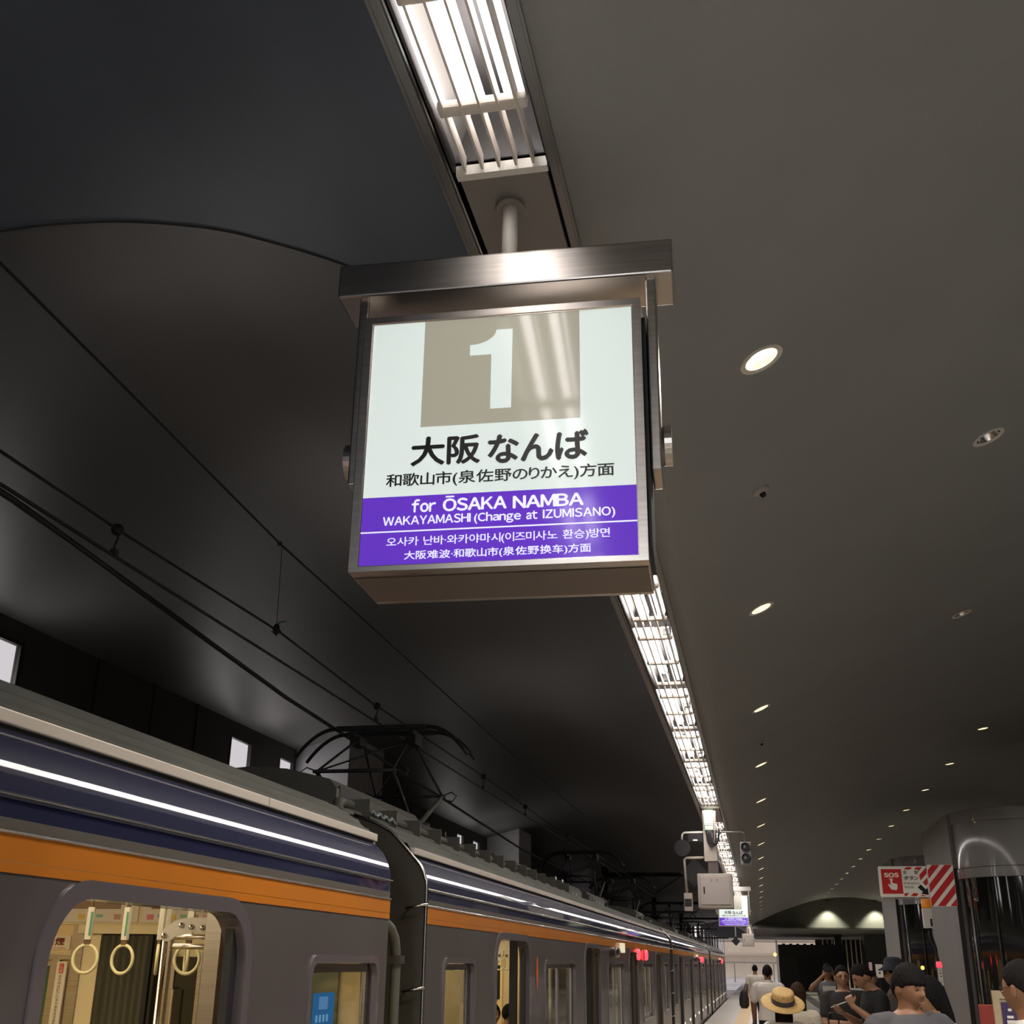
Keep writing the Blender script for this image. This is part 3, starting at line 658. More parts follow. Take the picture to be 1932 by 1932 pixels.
    if not detail:
        for a, b in zip(doors, doors[1:]):
            MB().box((-2.735, a+.9, 1.0), (-2.72, b-.9, 1.55)).build('far_window', M_dark, t)
            MB().box((-2.735, a+.9, 1.62), (-2.70, b-.9, 1.84)).build('advert_strip', mat('advert_pale', (.62, .58, .55), .5), t)
        for d in doors:
            MB().box((-2.735, d-.6, .1), (-2.71, d+.6, 1.8)).build('far_door', mat('far_door_cream', (.66, .55, .33), .4), t)
            for sx, y0 in ((-.35, d+.75), (-.35, d-.75)):
                MB().tube([(sx, y0, .02), (sx, y0, 2.03)], .016, 8).build('grab_pole', M_chrome, t, smooth=True)
    # solebar light dots (door sill lamps seen low along the car)
    # side lamps
    for yy in (11.75, 12.95):
        lp = MB().lathe([(.075, 0), (.078, .03), (.06, .05), (.0, .06)], (0, yy, 1.735), (1, 0, 0), 16).build('side_lamp', M_red, t, smooth=True)
        MB().cbox((-.002, yy-.09, 1.66), (.012, yy+.09, 1.81), .005).build('lamp_plate', M_chrome, lp)
    MB().lathe([(0, 0), (.05, 0), (.062, .05), (.062, .11), (.05, .12), (.045, .10), (0, .10)], (0, 8.45, 1.735), (1, -.5, 0), 18).build('side_speaker', M_steel, t, auto=.5)
    MB().cbox((0, 9.45, 1.74), (.06, 9.60, 1.86), .01).build('side_marker', mat('marker_lamp', (.8, .75, .55), .4, emit=.6), t)
    # low sill blocks
    for q in range(int(L/2.2)):
        MB().cbox((.0, 1.0+q*2.2, .30), (.018, 1.1+q*2.2, .36), .004).build('step_light', mat('step_light', (.8, .75, .6), .4, emit=1.2, ecol=(1, .9, .7)), t)
    # roof equipment
    for (y0, y1, x0, x1, zt) in units:
        sct = [(x1, 2.36), (x1, zt-.06), (x1-.05, zt), (x1-.35, zt+.07), ((x0+x1)/2, zt+.09), (x0+.35, zt+.07), (x0+.05, zt), (x0, zt-.06), (x0, 2.36)]
        u = MB().extr(sct, 'y', y0, y1).build('air_conditioner', M_unit, t, auto=.5)
        MB().extr([(y0+.06, zt-.21), (y0+.06, zt-.04), (y0+.5, zt-.055), (y0+.6, zt-.09), (y0+.6, zt-.2)], 'x', x1-.02, x1+.003).build('vent_opening', M_black, u)
        for q in range(3): MB().cbox((x1-.002, y0+.8+q*.35, zt-.2), (x1+.01, y0+1.0+q*.35, zt-.1), .003).build('latch', M_steel_dk, u)
    return t, loc, rotz
def roof_pipes(t, y0, y1):
    for x, z in ((-.66, 2.515), (-.60, 2.45)):
        pts = [(x-.0, y0, z), (x, y1, z)]
        MB().tube(pts, .033 if z > 2.5 else .024, 12).build('roof_pipe', M_unit, t, smooth=True)
    MB().tube([(-.66, y0+.02, 2.515), (-.66, y0-.04, 2.505), (-.655, y0-.05, 2.47), (-.63, y0-.04, 2.44), (-.60, y0+.02, 2.44)], .034, 12).build('roof_pipe', M_unit, t, smooth=True)
    y = y0+.18
    while y < y1:
        MB().box((-.76, y, 2.40), (-.53, y+.012, 2.552)).build('pipe_bracket', M_unit, t)
        MB().box((-.56, y-.01, 2.40), (-.53, y+.05, 2.42)).build('bracket_foot', M_unit, t)
        y += .58
    c = [(-.50, y0+.12+.5*q/14, 2.46+.012*math.sin(q*1.7)) for q in range(15)]
    MB().tube(c, .012, 8).build('roof_cable', mat('cable_bluegrey', (.16, .19, .19), .5), t, smooth=True)
    for q in range(5):
        MB().lathe([(.0, 0), (.03, 0), (.012, .02), (.03, .035), (.012, .055), (.028, .07), (.01, .09), (0, .09)], (-.72, y0+1.9+q*.17, 2.45), n=12).build('roof_insulator', mat('insulator', (.30, .32, .30), .3), t, smooth=True)
def pantograph(t, yc, xc=-1.4, zt=3.55):
    p = MB().box((xc-.45, yc-.55, 2.66), (xc+.45, yc-.50, 2.71)).box((xc-.45, yc+.50, 2.66), (xc+.45, yc+.55, 2.71)).box((xc-.42, yc-.55, 2.66), (xc-.37, yc+.55, 2.71)).box((xc+.37, yc-.55, 2.66), (xc+.42, yc+.55, 2.71)).build('pantograph', M_blackmet, t)
    for sx in (-1, 1):
        for sy in (-1, 1):
            MB().lathe([(.05, 0), (.05, .03), (.03, .05), (.05, .08), (.03, .11), (.04, .18), (0, .18)], (xc+sx*.395, yc+sy*.52, 2.48), n=12).build('insulator', M_unit, p, auto=.5)
    S = lambda name, pts, r, m=M_blackmet, n=8: MB().tube(pts, r, n).build(name, m, p, smooth=True)
    kz = 3.07; ky = .80
    for sy in (-1, 1):
        S('crossbar', [(xc-.36, yc+sy*ky, kz), (xc+.36, yc+sy*ky, kz)], .016)
        S('lower_shaft', [(xc-.40, yc+sy*.12, 2.72), (xc+.40, yc+sy*.12, 2.72)], .03)
        for sx in (-1, 1):
            S('lower_arm', [(xc+sx*.30, yc+sy*.12, 2.72), (xc+sx*.33, yc+sy*ky, kz)], [.026, .018], M_unit if sx > 0 and sy > 0 else M_blackmet)
            S('upper_arm', [(xc+sx*.33, yc+sy*ky, kz), (xc+sx*.24, yc+sy*.10, zt-.10)], .011)
            S('jumper_cable', [(xc+sx*.33, yc+sy*ky, kz), (xc+sx*.42, yc+sy*ky, kz+.035), (xc+sx*.47, yc+sy*ky, kz+.0), (xc+sx*.43, yc+sy*ky, kz-.05), (xc+sx*.36, yc+sy*ky, kz-.04)], .006)
        S('diagonal_brace', [(xc-.33, yc+sy*ky, kz), (xc+.22, yc+sy*.10, zt-.12)], .008)
        # collector head strips with drooping horns
        y = yc+sy*.14
        pts = []
        for q in range(-16, 17):
            x = q/16*.86; a = max(0, abs(x)-.45)/.41
            pts.append((xc+x*.93, y, zt-.25*a**2.1))
        S('collector_strip', pts, .017)
        MB().cbox((xc-.42, y-.035, zt-.02), (xc+.42, y+.035, zt+.02), .008).build('carbon_strip', M_black, p)
    for sx in (-1, 1):
        MB().box((xc+sx*.28-.02, yc-.15, zt-.06), (xc+sx*.28+.02, yc+.15, zt-.02)).build('head_link', M_blackmet, p)
        MB().cbox((xc+sx*.26-.05, yc-.1, zt-.14), (xc+sx*.26+.05, yc+.1, zt-.06), .01).build('spring_box', M_blackmet, p)
    return p
L = 18.5
c1, _, _ = make_car(None, L, [16.2, 11.8, 7.4, 3.0], [(17.47, 18.35), (13.2, 14.9), (8.8, 10.4), (4.4, 6.0), (.3, 1.2)], 'nearest train car with open door, hanging straps and curtained bulkhead', True, [(6, 9.5, -2.4, -.75, 2.66)])
Y1 = 5.74-L
# inside of car 1: bulkhead seen through the open door (local x = world x + 1.8, local y = world y - Y1)
bh = 5.62-Y1
X_ = lambda x: x+1.80
def bb(name, m, xa, xb, za, zb, dy, par=None, th=.012): return MB().cbox((X_(xa), bh-dy-th, za), (X_(xb), bh-dy, zb), .002).build(name, m, par or c1)
bb('bulkhead', M_int, -4.54, -1.88, 0, 2.03, 0, th=.03)
bb('upper_fascia', mat('interior_cream_pale', (.85, .74, .47), .5), -4.5, -1.95, 1.765, 2.0, .03)
hm = bb('door_header_beam', MT['interior_cream_pale'], -3.36, -2.62, 1.722, 1.765, .03, th=.05)
for q, (xa, xb) in enumerate(((-3.62, -3.06), (-3.04, -2.60))):
    po = bb('advert_poster', mat('poster_paper', (.80, .76, .70), .4), xa, xb, 1.776, 1.95, .045, th=.003)
    for r in range(7 if q else 5):
        xx = xa+.03+r*(.06 if q else .1); c = [(.75, .25, .3), (.25, .4, .75), (.85, .65, .15), (.3, .6, .45), (.55, .35, .25), (.85, .5, .55), (.2, .3, .6)][r % 7]
        bb('poster_print', mat('print_%d' % r, c, .5), xx, xx+.035, 1.80 if r % 2 else 1.79, 1.815, .0485, po, .001)
    bb('poster_print', mat('print_brown', (.35, .24, .18), .5), xa+.05, xb-.1, 1.84, 1.92, .0485, po, .001)
pl = bb('no_smoking_plate', mat('plate_white', (.82, .76, .62), .4), -3.585, -3.42, 1.645, 1.712, .03, th=.008)
def decal(s, m, xa, xb, za, zb, dy, par, bold=.02):
    V, F = text(s, xb-xa, zb-za, bold)
    MB().add([(p[0]+X_(xa), bh-dy, p[1]+za) for p in V], F).build('lettering', m, par, fix=False)
M_rtx = mat('red_print', (.62, .05, .04), .5)
decal('禁煙', M_rtx, -3.56, -3.45, 1.665, 1.703, .0395, pl)
decal('NO SMOKING', M_rtx, -3.56, -3.44, 1.650, 1.657, .0395, pl, 0)
bb('corner_post', M_steel, -3.395, -3.335, 0.0, 1.765, .03, th=.03)
bb('wall_rail', M_steel, -3.62, -3.395, 1.598, 1.625, .03, th=.02)
st = bb('notice_strip', mat('plate_white', ()), -3.445, -3.385, 1.2, 1.592, .06, th=.003) if False else MB().box((X_(-3.452), bh-.075, 1.2), (X_(-3.398), bh-.065, 1.590)).build('notice_strip', MT['plate_white'], c1)
MB().box((X_(-3.437), bh-.0765, 1.535), (X_(-3.413), bh-.0755, 1.582)).build('red_box', M_rtx, st)
for q, ch in enumerate('ご注意'): decal(ch, MT['plate_white'], -3.434, -3.416, 1.567-q*.0145, 1.580-q*.0145, .0772, st, 0)
for q, ch in enumerate('走行中はドアに手や指をはさまれないように'):
    if q < 20: decal(ch, M_ink, -3.433, -3.417, 1.515-q*.0155, 1.528-q*.0155, .0772, st, 0)
bb('green_blind', M_green, -3.72, -3.505, .9, 1.567, .03)
bb('blind_frame', M_steel, -3.505, -3.455, .85, 1.60, .03, th=.02)
bb('blind_frame', M_steel, -3.72, -3.505, 1.567, 1.59, .03, th=.02)
bb('door_pillar', mat('interior_cream_pale', ()), -3.335, -3.25, 0, 1.72, .03) if False else MB().box((X_(-3.335), bh-.05, 0), (X_(-3.245), bh-.03, 1.72)).build('door_pillar', MT['interior_cream_pale'], c1)
bb('cab_window', M_dark, -3.245, -2.90, .9, 1.722, .02)
cp = []
for q in range(41):
    x = -3.235+.27*q/40; cp.append((X_(x), .012*math.sin(q*1.15)+.004*math.sin(q*2.9)))
vs_ = [(x, bh-.055+dy_, z) for z in (.95, 1.3, 1.715) for x, dy_ in cp]; n_ = len(cp)
fs_ = [(r*n_+k, r*n_+k+1, (r+1)*n_+k+1, (r+1)*n_+k) for r in range(2) for k in range(n_-1)]
MB().add(vs_, fs_).build('curtain', mat('curtain_olive', (.105, .10, .07), .9, var=.2, vscale=12, stretch=(1, 1, .2)), c1, smooth=True)
bb('strap_holder', M_black, -2.965, -2.945, 1.2, 1.72, .07)
bb('gangway_frame', M_steel, -2.90, -2.86, 0, 1.70, .03, th=.03)
bb('gangway_door', MT['interior_cream_pale'], -2.86, -2.62, 0, 1.70, .02)
gw = bb('gangway_window', M_dark, -2.83, -2.70, .9, 1.62, .035)
bb('gangway_frame', M_steel, -2.845, -2.825, .88, 1.64, .045, th=.01)
bb('gangway_frame', M_steel, -2.705, -2.685, .88, 1.64, .045, th=.01)
MB().tube([(X_(-2.80), bh-.06, 1.48), (X_(-2.80), bh-.10, 1.47), (X_(-2.80), bh-.10, 1.2)], .006, 6).build('door_handle', M_chrome, c1)
# partition arm beside the door with bolts, poles
ya = 4.16-Y1
arm = []
for q in range(9): a = q/8*PI/2; arm.append((X_(-2.15+.10*math.sin(a)+.0), 1.682+.068*math.sin(a) if False else 1.69+.06*(1-math.cos(a))))
poly = [(X_(-2.165), 1.672), (X_(-2.185), 1.69), (X_(-2.175), 1.712), (X_(-2.13), 1.742), (X_(-2.08), 1.755), (X_(-1.93), 1.755), (X_(-1.93), 1.705), (X_(-2.06), 1.703), (X_(-2.12), 1.69), (X_(-2.145), 1.672)]
pa = MB().extr(poly, 'y', ya-.012, ya).build('partition_arm', M_white, c1)
for x, z in ((-2.10, 1.728), (-2.06, 1.722), (-2.015, 1.72), (-1.97, 1.718), (-2.165, 1.692)):
    MB().lathe([(.0105, 0), (.010, .006), (.005, .011), (0, .012)], (X_(x), ya-.012, z), (0, -1, 0), 14).build('bolt', M_chrome, pa, smooth=True)
MB().tube([(X_(-2.165), ya, 1.69), (X_(-2.165), ya+.01, .5)], .0105, 12).build('grab_pole', M_chrome, c1, smooth=True)
for z in (1.688, 1.655): MB().tube([(X_(-2.14), ya+.02, z), (X_(-1.93), ya+.02, z)], .010, 10).build('partition_rail', M_chrome, c1, smooth=True)
jm = MB().box((X_(-1.945), ya-.01, .02), (X_(-1.90), ya+.01, 1.79)).build('jamb_plate', M_steel, c1)
for z in (1.765, 1.45, 1.15): MB().lathe([(.006, 0), (.003, .004), (0, .004)], (X_(-1.922), ya-.01, z), (0, -1, 0), 10).build('screw', M_chrome, jm)
MB().cbox((X_(-1.930), ya-.014, 1.635), (X_(-1.914), ya-.009, 1.70), .002).build('latch_plate', M_chrome, jm)
# hanging straps (rest on rails: parts of the car, they travel and swing with it as fittings)
M_strap = mat('strap_ring', (.72, .68, .42), .35); M_sleeve = mat('strap_sleeve', (.62, .60, .52), .4); M_belt = mat('strap_belt', (.14, .08, .03), .7)
def strap(x, y, z, ang, green, car=None):
    car = car or c1
    t = MB().box((-.005, -.010, .10), (.005, .010, .26)).xf(Matrix.Translation((x, y, z)) @ Matrix.Rotation(ang, 4, 'Z')).build('hanging_strap', M_belt, car)
    M = Matrix.Translation((x, y, z)) @ Matrix.Rotation(ang, 4, 'Z')
    MB().tube([(.053*math.cos(a), 0, .058*math.sin(a)) for a in [2*PI*q/28 for q in range(28)]], .0072, 8, closed=True).xf(M).build('ring', M_strap, t, smooth=True)
    MB().cbox((-.013, -.007, .055), (.013, .007, .08), .003).xf(M).build('clip', M_belt, t)
    MB().cbox((-.014, -.011, .078), (.014, .011, .215), .003).xf(M).build('sleeve', M_sleeve, t)
    if green: MB().box((.002, -.0118, .095), (.0125, -.0108, .195)).xf(M).build('sleeve_print', mat('sleeve_green', (.08, .25, .15), .5), t)
for x, y, z, a, g in ((-2.92, 4.9, 1.606, .25, 1), (-2.742, 4.9, 1.606, -.1, 1), (-2.577, 4.9, 1.608, -1.1, 0), (-2.61, 5.03, 1.61, -1.1, 0), (-2.437, 4.9, 1.609, .2, 0), (-2.505, 5.03, 1.606, -1.0, 0)):
    strap(X_(x), y-Y1, z, a, g)
MB().tube([(X_(-4.3), 4.9-Y1, 1.885), (X_(-2.1), 4.9-Y1, 1.885)], .012, 10).build('strap_rail', M_chrome, c1, smooth=True)
# posters on the end window of car 1
w0 = 17.47
bp_ = MB().box((-.038, 4.86-Y1, 1.1), (-.035, 5.12-Y1, 1.485)).build('window_poster', mat('poster_blue', (.008, .13, .38), .4), c1)
MB().add([(-.034, 4.86-Y1+.0, 1.1), (-.034, 5.07-Y1, 1.1), (-.034, 5.06-Y1, 1.30), (-.034, 5.03-Y1, 1.345), (-.034, 4.95-Y1, 1.31), (-.034, 4.88-Y1, 1.25)], [(0, 1, 2, 3, 4, 5)]).build('poster_print', mat('poster_lightblue', (.22, .36, .72), .4), bp_)
for q in range(4):
    MB().box((-.0345, 4.90+q*.042-Y1, 1.372), (-.034, 4.925+q*.042-Y1, 1.40)).build('poster_print', mat('poster_skyblue', (.15, .42, .75), .4), bp_)
MB().box((-.0345, 4.93-Y1, 1.42), (-.034, 5.04-Y1, 1.47)).build('poster_print', mat('poster_mid', (.09, .25, .55), .4), bp_)
MB().box((-.038, 4.75-Y1, 1.1), (-.035, 4.855-Y1, 1.31)).build('window_notice', mat('notice_pale', (.55, .52, .48), .5), c1)
MB().box((X_(-2.16), bh-.05, .8), (X_(-1.985), bh-.03, 1.60)).build('green_panel', mat('panel_green_grey', (.16, .19, .13), .3), c1)
# drain pipe on the end of car 1
MB().tube([(-.045, L-.01, 1.80), (-.045, L+.09, 1.79), (-.04, L+.17, 1.765), (-.04, L+.24, 1.72), (-.04, L+.275, 1.66), (-.04, L+.285, 1.60), (-.04, L+.285, .2)], .026, 14).build('drain_pipe', M_unit, c1, smooth=True)
MB().box((-.075, L+.245, 1.60), (-.005, L+.325, 1.64)).build('pipe_clip', M_end, c1)
MB().box((-.35, L+.0, .8), (-.05, L+.02, 1.58)).build('end_window', mat('end_window_lit', (.4, .36, .12), .5, emit=.25, ecol=(.55, .5, .15)), c1)
c1.location = (-1.80+.010, Y1, 0); c1.rotation_euler.z = .0
# cars 2-4
DO = [2.47, 6.87, 11.27, 15.67]; WI = [(.42, 1.20), (3.83, 5.55), (8.2, 9.94), (12.6, 14.33), (16.9, 17.8)]
c2, _, _ = make_car(None, L, DO, WI, 'second train car with pantographs on its roof, beside the gap', False, [(.62, 2.6, -2.0, -.80, 2.70), (5.6, 8.0, -2.0, -.80, 2.66), (9.4, 11.6, -2.0, -.8, 2.66), (12.4, 14.4, -2.0, -.8, 2.66)])
roof_pipes(c2, .32, 9.0)
for q in range(9):
    strap(-.62, 2.55+q*.33, 1.60, .2, 0, c2)
    if q % 3 == 0: strap(-.62, 7.1+q*.33, 1.60, .2, 0, c2)
MB().tube([(-.62, 2.0, 1.87), (-.62, 10.0, 1.87)], .012, 8).build('strap_rail', M_chrome, c2, smooth=True)
pantograph(c2, 3.45); pantograph(c2, 15.8)
MB().lathe([(0, -.14), (.035, -.09), (.05, 0), (.035, .09), (0, .14)], (.004, 3.43, 1.53), (0, 0, 1), 14, sx=.05).build('orange_emblem', mat('emblem_orange', (.55, .14, .05), .4), c2, smooth=True)
c2.location = (-1.80, 6.46, 0)
c3 = dup(c2, (-1.80, 25.72, 0), 'third train car, beyond the first pair of red side lamps')
c4 = dup(c2, (-1.78, 44.95, 0), 'fourth train car, farthest and nearly edge-on')
for y0, p in ((Y1+16.0, 26), (6.46+3, 26), (6.46+9, 26), (6.46+15, 26), (25.72+4, 30), (25.72+13, 30)):
    lamp('car_lamp', 'AREA', (-3.2, y0, 1.98), p, (1., .80, .50), (1.6, 3.2))
# ---------------------------------------------------------------- overhead wires
def wire(name, pts, r, lab): return tag(MB().tube(pts, r, 6).build(name, M_black, smooth=True), lab, 'wire')
wire('contact_wire', [(-3.2, -12, H+1.96), (-3.2, 5, H+1.955), (-3.22, 9.9, H+1.965), (-3.2, 22, H+1.96), (-3.1, 100, H+1.96)], .009, 'lower straight overhead wire touching the pantographs')
wire('messenger_wire', [(-3.2, -12, H+2.12), (-3.2, 4.1, H+2.098), (-3.2, 5.12, H+2.10), (-3.2, 7.3, H+2.15), (-3.2, 9.5, H+2.09), (-3.2, 13.9, H+2.11), (-3.2, 18.3, H+2.07), (-3.2, 40, H+2.1), (-3.1, 100, H+2.1)], .008, 'overhead wire with round clamps just above the lowest wire')
wire('feeder_wire', [(-3.0, -12, H+1.97), (-3.24, 4.3, H+1.945), (-3.30, 5.1, H+1.94), (-3.64, 8.6, H+1.965), (-4.3, 22, H+1.97), (-4.6, 60, H+2.0)], .016, 'thickest black overhead cable passing behind the pantograph')
wire('upper_wire', [(-3.2, 3.67, H+2.945), (-3.2, 3.85, H+2.93), (-3.2, 7.22, H+2.768), (-3.2, 14.7, H+2.674), (-3.2, 40, H+2.6), (-3.1, 100, H+2.6)], .008, 'highest thin overhead wire close under the dark ceiling')
for k, (y, z) in enumerate(((5.12, 2.10), (9.6, 2.09), (13.86, 2.107), (16.6, 2.08), (20.5, 2.08), (24.5, 2.08))):
    t = thing('wire_clamp', '%s round clamp linking the two lower overhead wires' % ordn[k], 'clamp', (-3.2, y, H+z), 'wire clamps')
    MB().lathe([(0, -.035), (.028, -.02), (.034, 0), (.028, .02), (0, .035)], (-3.2, y, H+z), (0, 1, 0), 12).build('ball', M_blackmet, t, smooth=True)
    MB().tube([(-3.2, y, H+z), (-3.19, y, H+z-.05), (-3.205, y, H+z-.09), (-3.2, y, H+1.965)], .006, 6).build('dropper', M_black, t)
    MB().cbox((-3.215, y-.02, H+1.955), (-3.185, y+.02, H+1.99), .004).build('clip', M_black, t)
t = thing('wire_hanger', 'thin rod from the top wire with a knotted clamp and green tie', 'hanger', (-3.2, 7.25, H+2.15))
MB().tube([(-3.2, 7.25, H+2.76), (-3.2, 7.28, H+2.18)], .0025, 5).build('rod', M_black, t)
MB().lathe([(0, -.04), (.022, -.025), (.026, 0), (.02, .03), (0, .05)], (-3.2, 7.28, H+2.15), (0, 0, 1), 10).build('clamp', M_blackmet, t, smooth=True)
for a in range(4): MB().tube([(-3.2, 7.28, H+2.14), (-3.2+.035*math.cos(a*1.6), 7.28, H+2.14+.035*math.sin(a*1.6))], .005, 5).build('bolt', M_black, t)
MB().tube([(-3.2, 7.28, H+2.16), (-3.19, 7.30, H+2.21), (-3.17, 7.36, H+2.235)], .005, 6).build('green_tie', mat('tie_green', (.02, .13, .09), .5), t)
MB().lathe([(0, -.02), (.018, 0), (0, .02)], (-3.2, 7.2, H+2.768), (0, 1, 0), 10).build('top_clamp', M_blackmet, t, smooth=True)
# hanging portal frames over the tracks further along
pf = thing('wire_support', 'black hanging frame over the tracks carrying the wires', 'support', (-4.2, 39, H+2), 'wire supports over the tracks')
MB().box((-4.95, 38.95, H+1.15), (-4.75, 39.15, H+3.0)).build('post', M_blackmet, pf)
MB().box((-4.95, 38.95, H+2.62), (-1.0, 39.05, H+2.74)).build('beam', M_blackmet, pf)
MB().box((-4.95, 39.0, H+1.5), (-1.9, 39.05, H+1.56)).build('lower_beam', M_blackmet, pf)
MB().tube([(-3.2, 39, H+2.1), (-2.4, 39, H+2.6)], .02, 6).build('bracket_arm', M_blackmet, pf)
for y in (58, 78): dup(pf, (-4.2, y, H+2), 'black hanging frame over the tracks, %s of the row' % ('second' if y < 60 else 'third'))
# ---------------------------------------------------------------- round glass shafts with their wall slabs
M_slab = mat('slab_grey', (.25, .235, .225), .5, var=.04, vscale=2)
M_cylm = mat('shaft_metal', (.21, .205, .20), .35, .1, coat=.9)
M_glassd = mat('shaft_glass', (.012, .012, .011), .05, coat=1.)
M_seam = mat('seam_dark', (.02, .012, .010), .5)
def shaft(y, lab):
    t = thing('glass_shaft', lab, 'shaft', (4.0, y, 0))
    sl = MB().box((3.0, y+.02, 0), (3.9, y+3.05, H+2.24)).build('wall_slab', M_slab, t)
    MB().box((2.997, y+.0, 0), (3.06, y+.03, H+1.42)).build('seam', M_seam, t)
    def cyl(name, z0, z1, r, m, par=None): return MB().lathe([(r, z0), (r, z1)], (4.0, y-.05, 0), n=72).build(name, m, par or t, auto=.4)
    MB().lathe([(0, H+2.235), (.95, H+2.235), (.965, H+2.225), (.965, H+2.06), (.94, H+2.055)], (4.0, y-.05, 0), n=72).build('cap_ring', M_cylm, t, auto=.4)
    cyl('upper_band', H+1.40, H+2.055, .94, M_cylm)
    MB().lathe([(.94, H+1.395), (.955, H+1.39), (.955, H+1.25), (.9, H+1.245)], (4.0, y-.05, 0), n=72).build('lower_ring', M_cylm, t, auto=.4)
    cyl('glass', .12, H+1.25, .90, M_glassd)
    cyl('base_ring', 0, .12, .95, M_cylm)
    for k in range(10):
        a = PI+.35+k*.52
        MB().tube([(4.0+.915*math.cos(a), y-.05+.915*math.sin(a), .12), (4.0+.915*math.cos(a), y-.05+.915*math.sin(a), H+1.25)], .014, 8).build('mullion', M_seam if k % 2 else M_cylm, t, smooth=True)
    return t
shaft(19.40, 'nearest glass-walled cylinder shaft with a grey slab, right edge of the photo')
shaft(27.70, 'second glass-walled cylinder shaft, behind the SOS sign')
# ---------------------------------------------------------------- SOS sign, striped board, beacon
M_sos = mat('sos_red', (.48, .018, .022), .45, emit=.10, ecol=(.6, .02, .02)); M_sosw = mat('sos_white', (.74, .68, .58), .45, emit=.12, ecol=(.8, .75, .65))
YS = 19.33
def plate(par, name, m, pts, dy=0., th=.002): return MB().extr(pts, 'y', YS-dy-th, YS-dy).build(name, m, par)
sb = thing('striped_board', 'red and white diagonally striped board on the grey slab', 'board', (2.8, YS, H+.86))
MB().extr(rrect(2.612, 2.482, 2.992, 3.09, .02), 'y', YS, YS+.025).build('board', M_sosw, sb)
def clip(poly, x0, z0, x1, z1):
    for ax, lim, sgn in ((0, x0, 1), (0, x1, -1), (1, z0, 1), (1, z1, -1)):
        out = []
        for i in range(len(poly)):
            a, b = poly[i-1], poly[i]; da, db = sgn*(a[ax]-lim), sgn*(b[ax]-lim)
            if (da >= 0) != (db >= 0): t = da/(da-db); out.append((a[0]+(b[0]-a[0])*t, a[1]+(b[1]-a[1])*t))
            if db >= 0: out.append(b)
        poly = out
        if len(poly) < 3: return []
    return poly
def stripes(par, x0, z0, x1, z1, step, dy, wd=.62, slope=1.0):
    c = x0-(z1-z0)*1.2-.3
    while c < x1:
        pl = clip([(c, z0), (c+step*wd, z0), (c+step*wd+(z1-z0)/slope, z1), (c+(z1-z0)/slope, z1)], x0, z0, x1, z1)
        if len(pl) >= 3: plate(par, 'red_stripe', M_sos, pl, dy)
        c += step
stripes(sb, 2.615, 2.485, 2.989, 3.087, .185, .001, .62, 1.12)
so = thing('sos_sign', 'red and white SOS emergency button sign with a pointing hand', 'sign', (2.25, YS, H+.95))
MB().extr(rrect(1.880, 2.615, 2.600, 3.068, .02), 'y', YS, YS+.03).build('board', M_sosw, so)
plate(so, 'red_square', M_sos, [(1.918, 2.662), (2.222, 2.662), (2.222, 3.026), (1.918, 3.026)], .001)
stripes(so, 2.235, 2.628, 2.597, 3.055, .15, .001, .6, 1.0)
plate(so, 'white_panel', M_sosw, [(2.235, 2.672), (2.40, 2.672), (2.56, 2.632), (2.598, 2.632), (2.598, 2.74), (2.52, 2.83), (2.49, 2.87), (2.47, 3.018), (2.235, 3.018)], .004)
def stx(s, m, xa, xb, za, zb, bold=.02, dy=.0072, gap=.08):
    V, F = text(s, xb-xa, zb-za, bold, gap); MB().add([(p[0]+xa, YS-dy, p[1]+za) for p in V], F).build('lettering', m, so, fix=False)
stx('SOS', M_sosw, 1.958, 2.18, 2.905, 2.972, .04)
stx('非', M_ink, 2.245, 2.30, 2.948, 3.005, .02); stx('常', M_ink, 2.412, 2.468, 2.948, 3.005, .02)
stx('ボタン', M_ink, 2.245, 2.468, 2.862, 2.925, .03)
stx('Emergency', M_ink, 2.243, 2.472, 2.792, 2.835, .01); stx('Button', M_ink, 2.25, 2.385, 2.742, 2.778, .01)
plate(so, 'arrow', M_ink, [(2.462, 2.775), (2.49, 2.80), (2.555, 2.727), (2.585, 2.755), (2.59, 2.645), (2.478, 2.665), (2.512, 2.69), (2.44, 2.752)], .0075)
plate(so, 'hand', M_sosw, [(2.05, 2.725), (2.12, 2.715), (2.14, 2.735), (2.145, 2.80), (2.13, 2.812), (2.10, 2.815), (2.085, 2.82), (2.075, 2.83), (2.072, 2.885), (2.058, 2.892), (2.048, 2.885), (2.046, 2.79), (2.02, 2.805), (2.005, 2.80), (2.012, 2.785), (2.032, 2.75)], .004)
MB().tube([(2.06+.028*math.cos(a), YS-.004, 2.886+.028*math.sin(a)) for a in [2*PI*k/20 for k in range(20)]], .003, 6, closed=True).build('ring', M_sosw, so)
MB().tube([(1.9, YS+.015, 2.60), (2.62, YS+.015, 2.585), (2.62, YS+.03, 3.08)], .012, 6).build('bracket', M_chrome, so)
be = thing('beacon', 'white emergency call box with orange lamp below the SOS sign', 'beacon', (2.55, YS, H+.5))
MB().lathe([(.072, 0), (.074, .02), (.070, .12), (.06, .135), (0, .14)], (2.535, YS, 2.455), n=24).build('orange_lamp', mat('beacon_orange', (.65, .20, .02), .25, emit=.15, ecol=(.9, .3, .02)), be, smooth=True)
MB().cbox((2.465, YS-.06, 2.165), (2.605, YS+.06, 2.452), .012).build('box', M_white, be)
MB().box((2.56, YS-.063, 2.19), (2.59, YS-.060, 2.30)).build('print', M_ink, be)
MB().tube([(2.54, YS, 2.165), (2.535, YS, 2.05), (2.56, YS, 1.96), (2.60, YS, 1.90), (2.605, YS, 1.78), (2.615, YS, 1.70)], .022, 10).build('cable', M_black, be, smooth=True)
